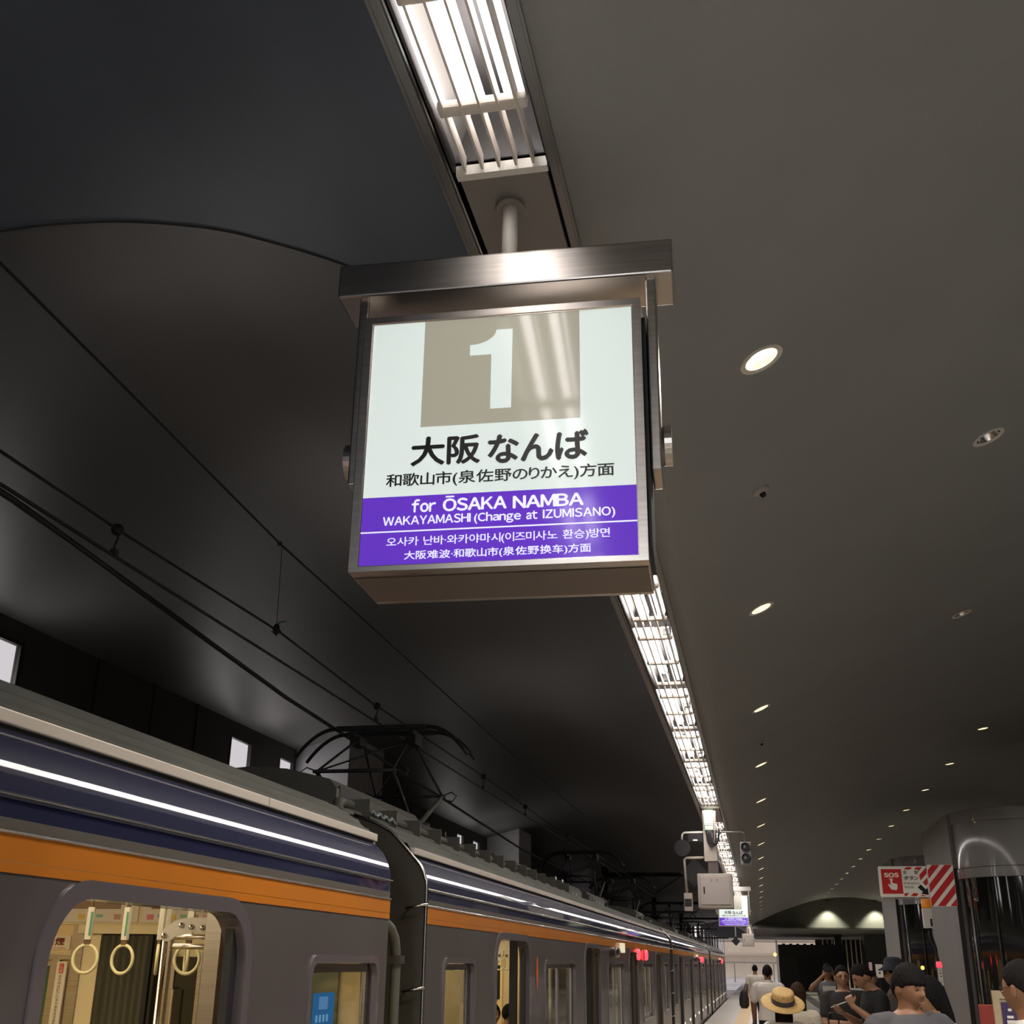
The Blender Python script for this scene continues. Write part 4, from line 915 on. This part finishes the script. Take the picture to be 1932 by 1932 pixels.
MB().tube([(2.56, YS, 2.165), (2.57, YS, 2.06), (2.60, YS, 1.93), (2.62, YS, 1.70)], .012, 8).build('cable', M_black, be, smooth=True)
er = thing('call_post', 'slim post with red lamp and white lettered strip beside the slab', 'post', (2.62, YS, 0))
MB().cbox((2.595, YS-.02, 0), (2.655, YS+.04, 1.60), .008).build('post', M_slab, er)
MB().lathe([(.04, 0), (.044, .02), (.04, .075), (.0, .09)], (2.623, YS, 1.61), n=16).build('red_lamp', mat('call_red', (.8, .03, .06), .3, emit=1.2, ecol=(1, .06, .10)), er, smooth=True)
stp = MB().box((2.600, YS-.026, 1.28), (2.650, YS-.021, 1.60)).build('lettered_strip', M_sosw, er)
for k, ch in enumerate('非常停止ボタン'):
    V, F = text(ch, .034, .034, .02); MB().add([(p[0]+2.608, YS-.0275, p[1]+1.555-k*.043) for p in V], F).build('lettering', M_ink, stp, fix=False)
# ---------------------------------------------------------------- stands, signs, luggage
ps = thing('poster_stand', 'pale wooden framed stand with a purple poster at the right edge', 'stand', (1.48, 8, 0))
MB().holes([[(1.375, .25), (1.56, .25), (1.56, 1.49), (1.375, 1.49)], [(1.412, .3), (1.522, .3), (1.522, 1.445), (1.412, 1.445)]], 'y', 8.0, .03).build('frame', mat('pale_wood', (.52, .40, .24), .5, var=.15, vscale=6), ps)
MB().box((1.405, 8.01, .3), (1.53, 8.02, 1.45)).build('backing', mat('backing_beige', (.42, .34, .22), .5), ps)
pp_ = MB().box((1.420, 8.005, .5), (1.510, 8.009, 1.425)).build('purple_poster', mat('poster_purple', (.065, .035, .11), .4), ps)
for z0, z1, x0, x1 in ((1.375, 1.39, 1.455, 1.475), (1.335, 1.35, 1.445, 1.482), (1.305, 1.325, 1.442, 1.49), (1.20, 1.25, 1.448, 1.466), (1.20, 1.25, 1.472, 1.49)):
    MB().box((x0, 8.002, z0), (x1, 8.005, z1)).build('print', M_sosw, pp_)
for x in (1.39, 1.54): MB().cbox((x-.012, 7.9, 0), (x+.012, 8.2, .25), .004).build('foot', M_seam, ps)
tag(MB().cbox((1.352, 8.35, .0), (1.50, 8.42, 1.40), .006).build('red_panel', mat('panel_red', (.34, .045, .03), .6)), 'plain red board standing behind the purple poster stand', 'board')
def suitcase(x, y, lab, m, s=1.):
    t = thing('suitcase', lab, 'suitcase', (x, y, 0))
    MB().cbox((x-.2*s, y-.12, .06), (x+.2*s, y+.12, .62*s), .04).build('shell', m, t, auto=.6)
    MB().tube([(x-.05, y, .60), (x-.05, y, 1.15), (x-.035, y, 1.17), (x+.035, y, 1.17), (x+.05, y, 1.15), (x+.05, y, .60)], .008, 8).build('handle', M_black, t, smooth=True)
    for dx in (-.15, .15):
        for dy in (-.08, .08): MB().lathe([(0, -.015), (.028, -.015), (.03, 0), (.028, .015), (0, .015)], (x+dx, y+dy, .03), (1, 0, 0), 14).build('wheel', M_black, t, auto=.5)
suitcase(.686, 13.0, 'suitcase with raised black handle left of the man with folded arms', mat('case_silver', (.55, .55, .55), .3))
ns = thing('hanging_notice', 'white vertical notice plate in the background by the third shaft', 'notice', (2.72, 30, 1.3))
MB().cbox((2.64, 30, 1.37), (2.80, 30.03, 1.66), .004).build('plate', M_sosw, ns)
for z in (1.52, 1.45): MB().box((2.70, 29.995, z), (2.74, 30, z+.04)).build('print', M_ink, ns)
MB().box((2.70, 30.01, 0), (2.74, 30.03, 1.37)).build('post', M_blackmet, ns)
tag(MB().cbox((2.53, 30.4, 0), (2.60, 30.45, 1.70), .005).build('pink_banner', mat('banner_pink', (.60, .38, .40), .5, emit=.15)), 'narrow pale pink banner left of the white notice plate', 'banner')
yl = tag(MB().lathe([(0, -.04), (.028, -.03), (.038, 0), (.028, .03), (0, .04)], (3.08, 25, 1.60), n=16).build('warning_lamp', mat('warning_yellow', (.8, .6, .1), .4, emit=1.0, ecol=(1, .8, .15)), smooth=True), 'small yellow warning lamp beyond the woman in white', 'lamp')
tag(MB().tube([(3.1, 25, 0), (3.1, 25, 1.53)], .02, 8).build('lamp_post', M_blackmet, smooth=True), 'thin dark post carrying the small yellow warning lamp', 'post')
tag(MB().lathe([(0, -.1), (.10, -.09), (.14, 0), (.10, .09), (0, .1)], (1.05, 89.95, 2.3), (0, 1, 0), 16).box((1.05, 89.93, 2.28), (1.15, 89.97, 2.32)).build('orange_signal', mat('signal_orange', (.9, .6, .2), .4, emit=1.2, ecol=(1, .75, .3)), smooth=True), 'round orange lamp at the left corner of the dark hoarding', 'lamp')

# ---------------------------------------------------------------- people
def solid(mb, voxel, smooth=3):
    """weld overlapping lofts into one continuous surface"""
    me = bpy.data.meshes.new('t'); me.from_pydata(mb.v, [], mb.f)
    bm = bmesh.new(); bm.from_mesh(me); bmesh.ops.recalc_face_normals(bm, faces=bm.faces[:]); bm.to_mesh(me); bm.free()
    o = bpy.data.objects.new('t', me); C.objects.link(o)
    r = o.modifiers.new('r', 'REMESH'); r.mode = 'VOXEL'; r.voxel_size = voxel
    if smooth: q = o.modifiers.new('s', 'SMOOTH'); q.factor = .5; q.iterations = smooth
    dg = bpy.context.evaluated_depsgraph_get(); m2 = bpy.data.meshes.new_from_object(o.evaluated_get(dg))
    out = MB().add([v.co.copy() for v in m2.vertices], [tuple(p.vertices) for p in m2.polygons])
    bpy.data.objects.remove(o); bpy.data.meshes.remove(me); bpy.data.meshes.remove(m2); return out
def limb(mb, pts, rs, n=12):
    P = [Vector(p) for p in pts]; Q = []; R = []
    for i in range(len(P)-1):
        for k in range(4): Q.append(P[i].lerp(P[i+1], k/4)); R.append(rs[i]+(rs[i+1]-rs[i])*k/4)
    Q.append(P[-1]); R.append(rs[-1])
    d0 = (Q[0]-Q[1]).normalized(); d1 = (Q[-1]-Q[-2]).normalized()
    Q = [Q[0]+d0*R[0]*.7]+Q+[Q[-1]+d1*R[-1]*.7]; R = [R[0]*.5]+R+[R[-1]*.5]
    mb.tube(Q, R, n)
def ering(cx, cy, cz, a, b, n=20, p=2.3):
    out = []
    for k in range(n):
        t = 2*PI*k/n; c, s = math.cos(t), math.sin(t)
        out.append(Vector((cx+a*math.copysign(abs(c)**(2/p), c), cy+b*math.copysign(abs(s)**(2/p), s), cz)))
    return out
TORSO = [(.80, .150, .105, -.01), (.88, .168, .118, -.01), (.95, .165, .112, 0), (1.03, .142, .098, .005), (1.12, .142, .098, .005), (1.22, .165, .112, .0), (1.32, .178, .115, -.005), (1.39, .165, .098, -.01), (1.435, .110, .075, -.012), (1.465, .062, .060, -.008)]
def g(v, m, s): return math.exp(-((v-m)/s)**2)
def headv(az, el, off=0., fem=0.):
    """head surface; az 0 = face forward (+y), el -pi/2..pi/2; centre at ear height"""
    d = Vector((math.sin(az)*math.cos(el), math.cos(az)*math.cos(el), math.sin(el)))
    x, y, z = d.x*.076, d.y*.093, d.z*.112
    t = max(0, -d.z)
    x *= 1-.36*t**1.2*(1 if d.y > -.3 else .6); y = y*(1-.05*t) if d.y > 0 else y*(1-.35*t)
    if d.y > .2:
        f = d.y
        y += .012*t*f                                                     # chin forward
        y += .024*g(d.x, 0, .17)*g(d.z, -.20, .13)*f + .010*g(d.x, 0, .13)*g(d.z, -.03, .17)*f   # nose
        y -= .009*(g(d.x, .36, .17)+g(d.x, -.36, .17))*g(d.z, .03, .10)                          # eye sockets
        y += .005*g(d.z, .17, .09)*g(d.x, 0, .5)                                                  # brow
        y += .006*g(d.x, 0, .26)*g(d.z, -.50, .06) + .005*g(d.x, 0, .24)*g(d.z, -.62, .06)        # lips
        y += .008*g(d.x, 0, .25)*g(d.z, -.84, .12)
    if off: s = 1+off/.095; x *= s; y *= s; z *= s
    return Vector((x, y, z))
def head_mb(nu=44, nv=32):
    vs = [headv(2*PI*i/nu, -PI/2+PI*(j+.5)/nv) for j in range(nv) for i in range(nu)]
    mb = MB(); mb.loft([vs[j*nu:(j+1)*nu] for j in range(nv)]); return mb
def hair_mb(style, nu=48, nv=36):
    rings = []
    for j in range(nv):
        el = -PI/2+PI*(j+.5)/nv; ring = []
        for i in range(nu):
            az = 2*PI*i/nu; a = abs((az+PI) % (2*PI)-PI)
            if style == 'fringe': lim = .20 if a < .85 else (.20-(a-.85)*.28 if a < 1.25 else (-.02 if a < 1.75 else -.02-(a-1.75)*.55))
            elif style == 'long': lim = .48 if a < .5 else (.48-(a-.5)*1.5 if a < 1.3 else -.95)
            else: lim = .55 if a < .6 else (.55-(a-.6)*.55 if a < 1.3 else (.10 if a < 1.7 else .10-(a-1.7)*.50))
            z = math.sin(el); n = math.sin(az*13+j*1.3)*.0022+math.sin(az*29+j*2.1)*.0015
            k = (z-lim)/.10; k = max(-1, min(1, k))
            th = {'fringe': .012, 'long': .013, 'short': .010}[style]+.007*max(0, z)
            ring.append(headv(az, el, (th+n) if k > 0 else -.020-.01*abs(k)) if abs(k) >= 1 or True else None)
            if k > 0: ring[-1] = headv(az, el, -.004+(th+n+.004)*min(1, k*2.2))
        rings.append(ring)
    return MB().loft(rings)
SKIN = mat('skin', (.36, .19, .105), .5, var=.05, vscale=30); SKIN2 = mat('skin_tan', (.27, .13, .066), .5, var=.05, vscale=30)
HAIRM = mat('hair_black', (.009, .008, .008), .75, bump=.8, bscale=70, stretch=(1, 1, .15)); HAIRB = mat('hair_brown', (.035, .020, .012), .75, bump=.6, bscale=90, stretch=(1, 1, .2))
for m_ in (HAIRM, HAIRB): m_.node_tree.nodes['Principled BSDF'].inputs['Specular IOR Level'].default_value = .12
M_eye = mat('eye_dark', (.02, .014, .012), .2); M_lip = mat('lips', (.34, .12, .09), .5); M_brow = HAIRM
def hand(mb, w, d, up_, s=1., curl=.5, side=1):
    """palm and five fingers from the wrist w pointing along d; up_ = back of the hand; side = thumb side sign"""
    d = Vector(d).normalized(); u = Vector(up_); u = (u-d*u.dot(d)).normalized(); r = d.cross(u)*side; w = Vector(w)
    mb.loft([[w+d*t*s+(r*math.cos(a)*wd+u*math.sin(a)*th)*s for a in [2*PI*k/10 for k in range(10)]] for t, wd, th in ((-.02, .024, .019), (.02, .032, .016), (.06, .041, .015), (.088, .040, .012))])
    for off, ln in ((-.030, .060), (-.010, .074), (.010, .078), (.030, .068)):
        p = w+d*.082*s+r*off*s; a1 = d*math.cos(curl)-u*math.sin(curl); a2 = d*math.cos(curl*2.2)-u*math.sin(curl*2.2)
        mb.tube([p-d*.012, p+a1*ln*.45*s, p+a1*ln*.45*s+a2*ln*.35*s, p+a1*ln*.45*s+a2*ln*.55*s], [.0095*s, .009*s, .008*s, .005*s], 8)
    p = w+d*.025*s+r*.028*s
    mb.tube([p-r*.01, p+(r*.7+d*.6)*.038*s-u*.008*s, p+(r*.45+d*.8)*.068*s-u*.014*s], [.012*s, .010*s, .007*s], 8)
def person(lab, x, y, h, face, shirt, pants, hair='short', hcol=HAIRM, skin=SKIN, armL=None, armR=None, head_tilt=(0, 0), head_turn=0., sleeve=.62, fem=0, voxel=.009, glasses=False, collar=False, legs='stand', shoulder=.185, shirt_off=.014, z0=0., sc_head=1., head_off=0., HZ=1.595):
    """local frame: +y is where the person faces, x>0 is the person's right; origin between the feet"""
    s = h/1.73
    t = thing('person', lab, 'person', (x, y, z0)); ORG[t] = Vector((0, 0, 0))
    sw = shoulder*(.9 if fem else 1)
    def arm(side, spec):
        S = Vector((side*sw, -.012, 1.395)); 
        if spec is None: E, W_, D, U, cu = Vector((side*(sw+.055), -.02, 1.11)), Vector((side*(sw+.06), .05, .87)), (0, .12, -1), (side, 0, 0), .45
        else: E, W_, D, U, cu = spec
        return S, Vector(E), Vector(W_), D, U, cu
    B = MB(); A = {}
    for side, spec in ((-1, armL), (1, armR)):
        S, E, W_, D, U, cu = arm(side, spec); A[side] = (S, E, W_)
        limb(B, [S, S.lerp(E, .45), E, E.lerp(W_, .35), W_], [.052, .044, .037, .040, .026])
        hand(B, W_+(W_-E).normalized()*.012, D, U, 1., cu, -side if True else side)
    k = .93 if fem else 1.
    B.loft([ering(0, cy, z, a*k, b*k) for z, a, b, cy in TORSO])
    limb(B, [(0, -.012, 1.42), (0, -.002, 1.48), (head_off*.5, .006+head_off*.6, 1.53)] if 0 else [(0, -.012, 1.42), (0, -.002+head_off*.5, 1.48), (0, .006+head_off*.9, 1.525)], [.064, .055, .053], 16)
    ankles = []
    for side in (-1, 1):
        fy = {'stand': 0, 'walk': side*.16}[legs]; hp = Vector((side*.085, -.01, .90)); kn = Vector((side*.09, fy*.55+.02, .49)); an = Vector((side*.095, fy, .085))
        limb(B, [hp, hp.lerp(kn, .5), kn, kn.lerp(an, .35), an], [.092, .078, .055, .054, .036])
        ankles.append((hp, kn, an))
    Hm = Matrix.Translation((0, .012+head_off, HZ-head_off*.35)) @ Matrix.Rotation(-head_turn, 4, 'Z') @ Matrix.Rotation(head_tilt[0], 4, 'X') @ Matrix.Rotation(head_tilt[1], 4, 'Y') @ Matrix.Scale(sc_head, 4)
    B.join(head_mb(), Hm)
    for side in ((-1, 1) if hair != 'long' else ()):     # ears
        e = MB().loft([[Vector((side*(.070+.016*q), -.002-.006*q+ry*math.cos(a), -.008+rz*math.sin(a)+.003)) for a in [2*PI*k2/12 for k2 in range(12)]] for q, ry, rz in ((0, .012, .022), (.6, .017, .031), (1, .014, .028))])
        B.join(e, Hm)
    Sc = Matrix.Scale(s, 4)
    solid(B, voxel, 2).xf(Sc).build('body', skin, t, smooth=True)
    # shirt
    T = MB(); o = shirt_off
    rings = [ering(0, cy, z, a*k+o*(1.25 if z < 1.1 else 1), b*k+o*(1.4 if z < 1.1 else 1)) for z, a, b, cy in TORSO if .87 < z < 1.45]
    rings.append(ering(0, -.012, 1.452, .072, .068)); T.loft(rings)
    for side in (-1, 1):
        S, E, W_ = A[side]; N = S+(E-S)*sleeve
        limb(T, [S*1.0, S.lerp(N, .5), N], [.064, .066, .062])
        limb(T, [Vector((side*.10, -.012, 1.42)), S], [.045, .058])
    if collar: T.tube([(.066*math.cos(a), -.008+.062*math.sin(a), 1.468+.012*math.sin(a)*-1) for a in [2*PI*q/24 for q in range(24)]], .013, 8, closed=True)
    solid(T, max(voxel, .009), 2).xf(Sc).build('shirt', shirt, t, smooth=True)
    Q = MB(); Q.loft([ering(0, -.01, z, a, b) for z, a, b in ((.80, .158, .118), (.86, .178, .128), (.92, .176, .124), (.965, .168, .116))])
    for hp, kn, an in ankles: limb(Q, [hp, hp.lerp(kn, .5), kn, kn.lerp(an, .5), an+Vector((0, 0, .02))], [.104, .092, .072, .064, .056])
    solid(Q, .014, 2).xf(Sc).build('trousers', pants, t, smooth=True)
    for hp, kn, an in ankles:
        MB().loft([[Vector((an.x+a*math.cos(q), an.y+.04+c+b*math.sin(q)*1., zz)) for q in [2*PI*k2/16 for k2 in range(16)]] for zz, a, b, c in ((.0, .046, .125, 0), (.03, .046, .125, 0), (.06, .042, .105, -.012), (.10, .036, .05, -.045))]).xf(Sc).build('shoe', M_black, t, smooth=True)
    # hair
    HB = MB().join(hair_mb(hair), Hm)
    if hair == 'long':
        HB.loft([[Hm @ Vector((a*math.cos(q), cy+b*math.sin(q), zz)) for q in [2*PI*k2/18 for k2 in range(18)]] for zz, a, b, cy in ((.05, .082, .075, -.030), (-.03, .090, .062, -.042), (-.12, .092, .050, -.052), (-.20, .086, .040, -.055), (-.25, .06, .025, -.055))])
    solid(HB, max(voxel*.8, .006), 1).xf(Sc).build('hair', hcol, t, smooth=True)
    # features
    def feat(name, m, mb): mb.xf(Sc @ Hm).build(name, m, t, smooth=True)
    for side in (-1, 1):
        p = headv(side*.36, .04)
        feat('eye', M_eye, MB().lathe([(0, -.003), (.010, -.002), (.0125, 0), (.010, .002), (0, .003)], (p.x, p.y+.0045, p.z), (side*.25, 1, 0), 14, sy=.38, sx=1))
        b0 = [headv(side*(.20+.09*q), .20+.05*math.sin(q*.9)) + Vector((0, .002, 0)) for q in range(5)]
        feat('eyebrow', M_brow, MB().tube(b0, .0026, 6))
    lp = [headv(.26*(q-4)/4, -.60-.02*abs(q-4)/4)+Vector((0, .001, 0)) for q in range(9)]
    feat('mouth', M_lip, MB().tube(lp, [.0015, .003, .004, .0045, .004, .0045, .004, .003, .0015], 6))
    if glasses:
        for side in (-1, 1):
            p = headv(side*.36, .04); c = Vector((p.x, p.y+.014, p.z-.002))
            fr = MB().tube([c+Vector((.021*math.cos(a), -abs(.021*math.cos(a)+side*.01)*.15, .015*math.sin(a))) for a in [2*PI*q/16 for q in range(16)]], .0017, 6, closed=True); 
            feat('glasses_rim', M_black, fr)
            feat('glasses_arm', M_black, MB().tube([c+Vector((side*.020, -.004, .004)), Vector((side*.079, .04, .010)), Vector((side*.080, -.008, .010))], .0018, 6))
        feat('glasses_bridge', M_black, MB().tube([(-.010, .111, .006), (0, .114, .008), (.010, .111, .006)], .0015, 6))
    t.location = (x, y, z0); t.rotation_euler.z = -face     # face: angle from +y towards +x
    t['_s'] = s
    return t, Hm, Sc
def addpart(t, name, m, mb, smooth=True): return mb.build(name, m, t, smooth=smooth)
C_gtee = mat('tee_grey', (.085, .080, .086), .85, var=.06, vscale=10); C_dtee = mat('tee_charcoal', (.026, .022, .021), .85); C_btee = mat('tee_black', (.006, .006, .007), .85)
C_wsh = mat('shirt_white', (.74, .70, .66), .8, var=.04, vscale=8, bump=.35, bscale=14); C_cream = mat('top_cream', (.62, .55, .43), .8); C_grsh = mat('tee_bluegrey', (.15, .16, .18), .85)
C_blk = mat('trousers_black', (.018, .018, .019), .8); C_den = mat('trousers_navy', (.03, .03, .045), .8); C_gry = mat('trousers_grey', (.09, .09, .09), .8)
D = math.radians
# 1 young man in grey T-shirt, face turned to the right and down
person('young man in a grey T-shirt with black fringe, nearest figure at the bottom right', .705, 6.4, 1.675, D(152), C_gtee, C_gry, 'fringe', skin=SKIN2, head_turn=D(-14), head_tilt=(D(-8), 0), voxel=.0058, HZ=1.57, shoulder=.195, sc_head=.93)
# 2 woman in white beside him
t, Hm, Sc = person('woman with long black hair and white blouse behind the grey T-shirt man', .985, 7.7, 1.575, D(-118), C_cream, C_blk, 'long', fem=1, head_tilt=(D(-14), 0), armR=((.24, .02, 1.13), (.16, .24, 1.26), (-.1, .5, .75), (.6, 0, .5), .9), armL=((-.23, .0, 1.12), (-.20, .20, 1.02), (0, 1, -.1), (-1, 0, 0), .6), voxel=.0065, sleeve=.75)
addpart(t, 'shoulder_strap', M_black, MB().tube([(-.12, .118, 1.20), (-.14, .07, 1.36), (-.145, -.01, 1.40), (-.15, -.10, 1.30), (-.16, -.115, 1.05)], .008, 8).xf(Sc))
# 3 man with glasses at the right edge
person('man with glasses and a pale shirt cut by the right edge of the photo', 1.13, 5.75, 1.66, D(-75), C_wsh, C_gry, 'short', skin=SKIN2, head_turn=D(32), glasses=True, voxel=.0065, collar=True)
# 4 man with folded arms
person('man in a charcoal T-shirt and glasses standing with folded arms', .83, 13.5, 1.63, D(172), C_dtee, C_gry, 'short', glasses=True, armR=((.235, .05, 1.12), (.03, .21, 1.13), (-1, .05, .12), (0, 1, .1), .5), armL=((-.235, .05, 1.11), (-.02, .17, 1.085), (1, .02, .06), (0, 1, .1), .5), voxel=.0065, sleeve=.7)
# 5 man in black reading his phone
t, Hm, Sc = person('man in a black T-shirt bending his head over a phone', 1.03, 12.2, 1.68, D(-105), C_btee, C_blk, 'short', head_tilt=(D(-28), 0), head_off=.085, armR=((.23, .02, 1.10), (.10, .26, 1.22), (-.35, .7, .35), (0, -.4, -1), .3), armL=((-.23, .03, 1.12), (-.10, .24, 1.30), (.2, .35, .9), (-.8, .4, 0), 1.1), voxel=.0065, sleeve=.72)
ph = MB().cbox((-.036, -.075, -.004), (.036, .075, .004), .003).xf(Matrix.Translation((1.03-.33, 12.2-.02, 1.275)) @ Matrix.Rotation(-.35, 4, 'Y') @ Matrix.Rotation(D(80), 4, 'Z')).build('mobile_phone', mat('phone_silver', (.45, .45, .45), .3)); tag(ph, 'silver mobile phone held by the man in black', 'phone')
# 6 man photographing
t, Hm, Sc = person('man in a blue-grey T-shirt raising a camera to his face', 1.02, 20, 1.65, D(178), C_grsh, C_den, 'short', armR=((.30, .13, 1.33), (.07, .22, 1.56), (-.4, .25, .6), (.5, .6, .2), 1.), armL=((-.30, .13, 1.33), (-.08, .22, 1.56), (.4, .25, .6), (-.5, .6, .2), 1.), voxel=.009, skin=SKIN2)
tag(MB().cbox((.96, 19.70, 1.52), (1.08, 19.74, 1.60), .008).build('camera', M_black), 'small dark camera held up by the man in blue-grey', 'camera')
addpart(t, 'shirt_print', mat('print_white', (.6, .6, .55), .7), MB().cbox((-.10, .108, 1.24), (.10, .122, 1.32), .004))
# 7 woman in cream top
t, Hm, Sc = person('woman in a cream top with tied dark hair, left of the pink banner', 1.90, 22.5, 1.55, D(75), C_cream, C_blk, 'short', fem=1, armR=((.24, .03, 1.12), (.22, .27, 1.06), (0, 1, 0), (1, 0, 0), .6), voxel=.009)
addpart(t, 'hair_bun', HAIRM, MB().lathe([(0, -.04), (.03, -.025), (.04, 0), (.03, .025), (0, .04)], (0, -.08, 1.47), n=12))
# 8 figure with a dark cap behind the first man
t, Hm, Sc = person('person in dark clothes with a black brimmed hat, hidden behind the fringe hair', 1.44, 14.2, 1.66, D(-80), mat('coat_brown', (.055, .040, .032), .8), C_blk, 'short', voxel=.009)
addpart(t, 'hat', mat('hat_navy', (.015, .017, .028), .8), MB().lathe([(.10, .0), (.17, -.025), (.172, -.02), (.105, .02), (.098, .09), (.07, .115), (0, .12)], (0, 0, 1.60), n=28))
# 9 walking man in white shirt
t, Hm, Sc = person('man in white short-sleeved shirt walking away with a briefcase', .09, 19.5, 1.625, D(2), C_wsh, C_blk, 'short', legs='walk', collar=True, voxel=.009, shoulder=.2, shirt_off=.022, sleeve=.78, skin=SKIN2)
bc = thing('briefcase', 'dark briefcase carried by the nearer man in white shirt', 'bag', (-.17, 19.55, .38))
MB().cbox((-.22, 19.36, .42), (-.13, 19.80, .72), .02).build('body', M_black, bc)
MB().tube([(-.175, 19.48, .72), (-.175, 19.50, .78), (-.175, 19.66, .78), (-.175, 19.68, .72)], .008, 8).build('handle', M_black, bc, smooth=True)
# 10 second man in white further away
person('second man in white shirt walking away, farther along the yellow strip', -.17, 34, 1.62, D(-3), C_wsh, C_den, 'short', legs='walk', voxel=.012, shoulder=.2, shirt_off=.02, skin=SKIN2)
bg = thing('shoulder_bag', 'black bag hanging left of the farther man in white shirt', 'bag', (-.52, 33.9, .55))
MB().loft([ering(-.50, 33.9, z, a, .08, 16) for z, a in ((.52, .08), (.60, .13), (.78, .13), (.92, .09), (.98, .04))]).build('body', M_black, bg, smooth=True)
MB().tube([(-.50, 33.9, .96), (-.45, 33.95, 1.1), (-.40, 34, 1.2)], .012, 6).build('strap', M_black, bg, smooth=True)
# 11 woman in straw boater
t, Hm, Sc = person('woman with black hair under the straw hat, seen from behind', .165, 10.72, 1.405, D(4), C_wsh, C_blk, 'long', fem=1, voxel=.009)
addpart(t, 'bodice', C_btee, MB().loft([ering(0, -.02, z, a, b) for z, a, b in ((.72, .16, .13), (.9, .15, .125), (1.02, .165, .13), (1.10, .12, .10), (1.13, .07, .07))]))
M_straw = mat('straw', (.62, .40, .15), .7, var=.18, vscale=60, bump=.5, bscale=120)
hat = thing('straw_hat', 'straw boater hat with a dark dotted ribbon on the woman in front', 'hat', (.160, 10.68, 1.335))
HM = Matrix.Translation((.160, 10.66, 1.322)) @ Matrix.Rotation(D(24), 4, 'X') @ Matrix.Rotation(D(5), 4, 'Y')
MB().lathe([(.088, .002), (.13, .004), (.178, -.004), (.182, .0), (.178, .004), (.13, .010), (.090, .010)], n=44, sy=1.05).xf(HM).build('brim', M_straw, hat, smooth=True)
MB().lathe([(.094, .006), (.093, .05), (.090, .088), (.084, .097), (.06, .101), (0, .099)], n=40, sy=1.08).xf(HM).build('crown', M_straw, hat, smooth=True)
rb = MB().lathe([(.0955, .008), (.097, .010), (.0965, .045), (.094, .047)], n=40, sy=1.08).xf(HM).build('ribbon', mat('ribbon_dark', (.02, .012, .014), .6), hat, smooth=True)
dots = MB()
for k in range(40):
    for r in range(3):
        a = 2*PI*(k+.5*(r % 2))/40; p = Vector((.0975*math.cos(a), .0975*1.08*math.sin(a), .017+.010*r))
        dots.box(p-Vector((.0022, .0022, .0022)), p+Vector((.0022, .0022, .0022)))
dt = dots.xf(HM).build('ribbon_dots', mat('dots_grey', (.30, .28, .30), .6), rb); dt['kind'] = 'stuff'
# 12 woman with brown hair to the right
t, Hm, Sc = person('woman with long brown hair and beige top beside the straw hat', .315, 11.7, 1.475, D(12), C_cream, C_blk, 'long', hcol=HAIRB, fem=1, voxel=.009, sleeve=.3)
addpart(t, 'shoulder_strap', M_black, MB().tube([(.12, -.10, .98), (.13, -.06, 1.12), (.125, .0, 1.19), (.12, .08, 1.12)], .012, 8))
addpart(t, 'scarf', mat('scarf_blue', (.32, .45, .60), .7), MB().cbox((-.06, -.13, 1.0), (.09, -.10, 1.08), .01))
# 13, 14 passengers inside the second car
person('woman passenger with dark hair in the first open door of the second car', -2.33, 10.62, 1.28, D(120), C_dtee, C_blk, 'long', fem=1, voxel=.0075, head_turn=D(10), armR=((.2, .05, 1.15), (.13, .16, 1.36), (-.1, .2, 1), (.8, 0, .2), 1.1))
person('passenger with black hair turned away behind the grab pole in the second car', -2.42, 11.75, 1.24, D(30), C_btee, C_blk, 'short', voxel=.0085, skin=SKIN2)
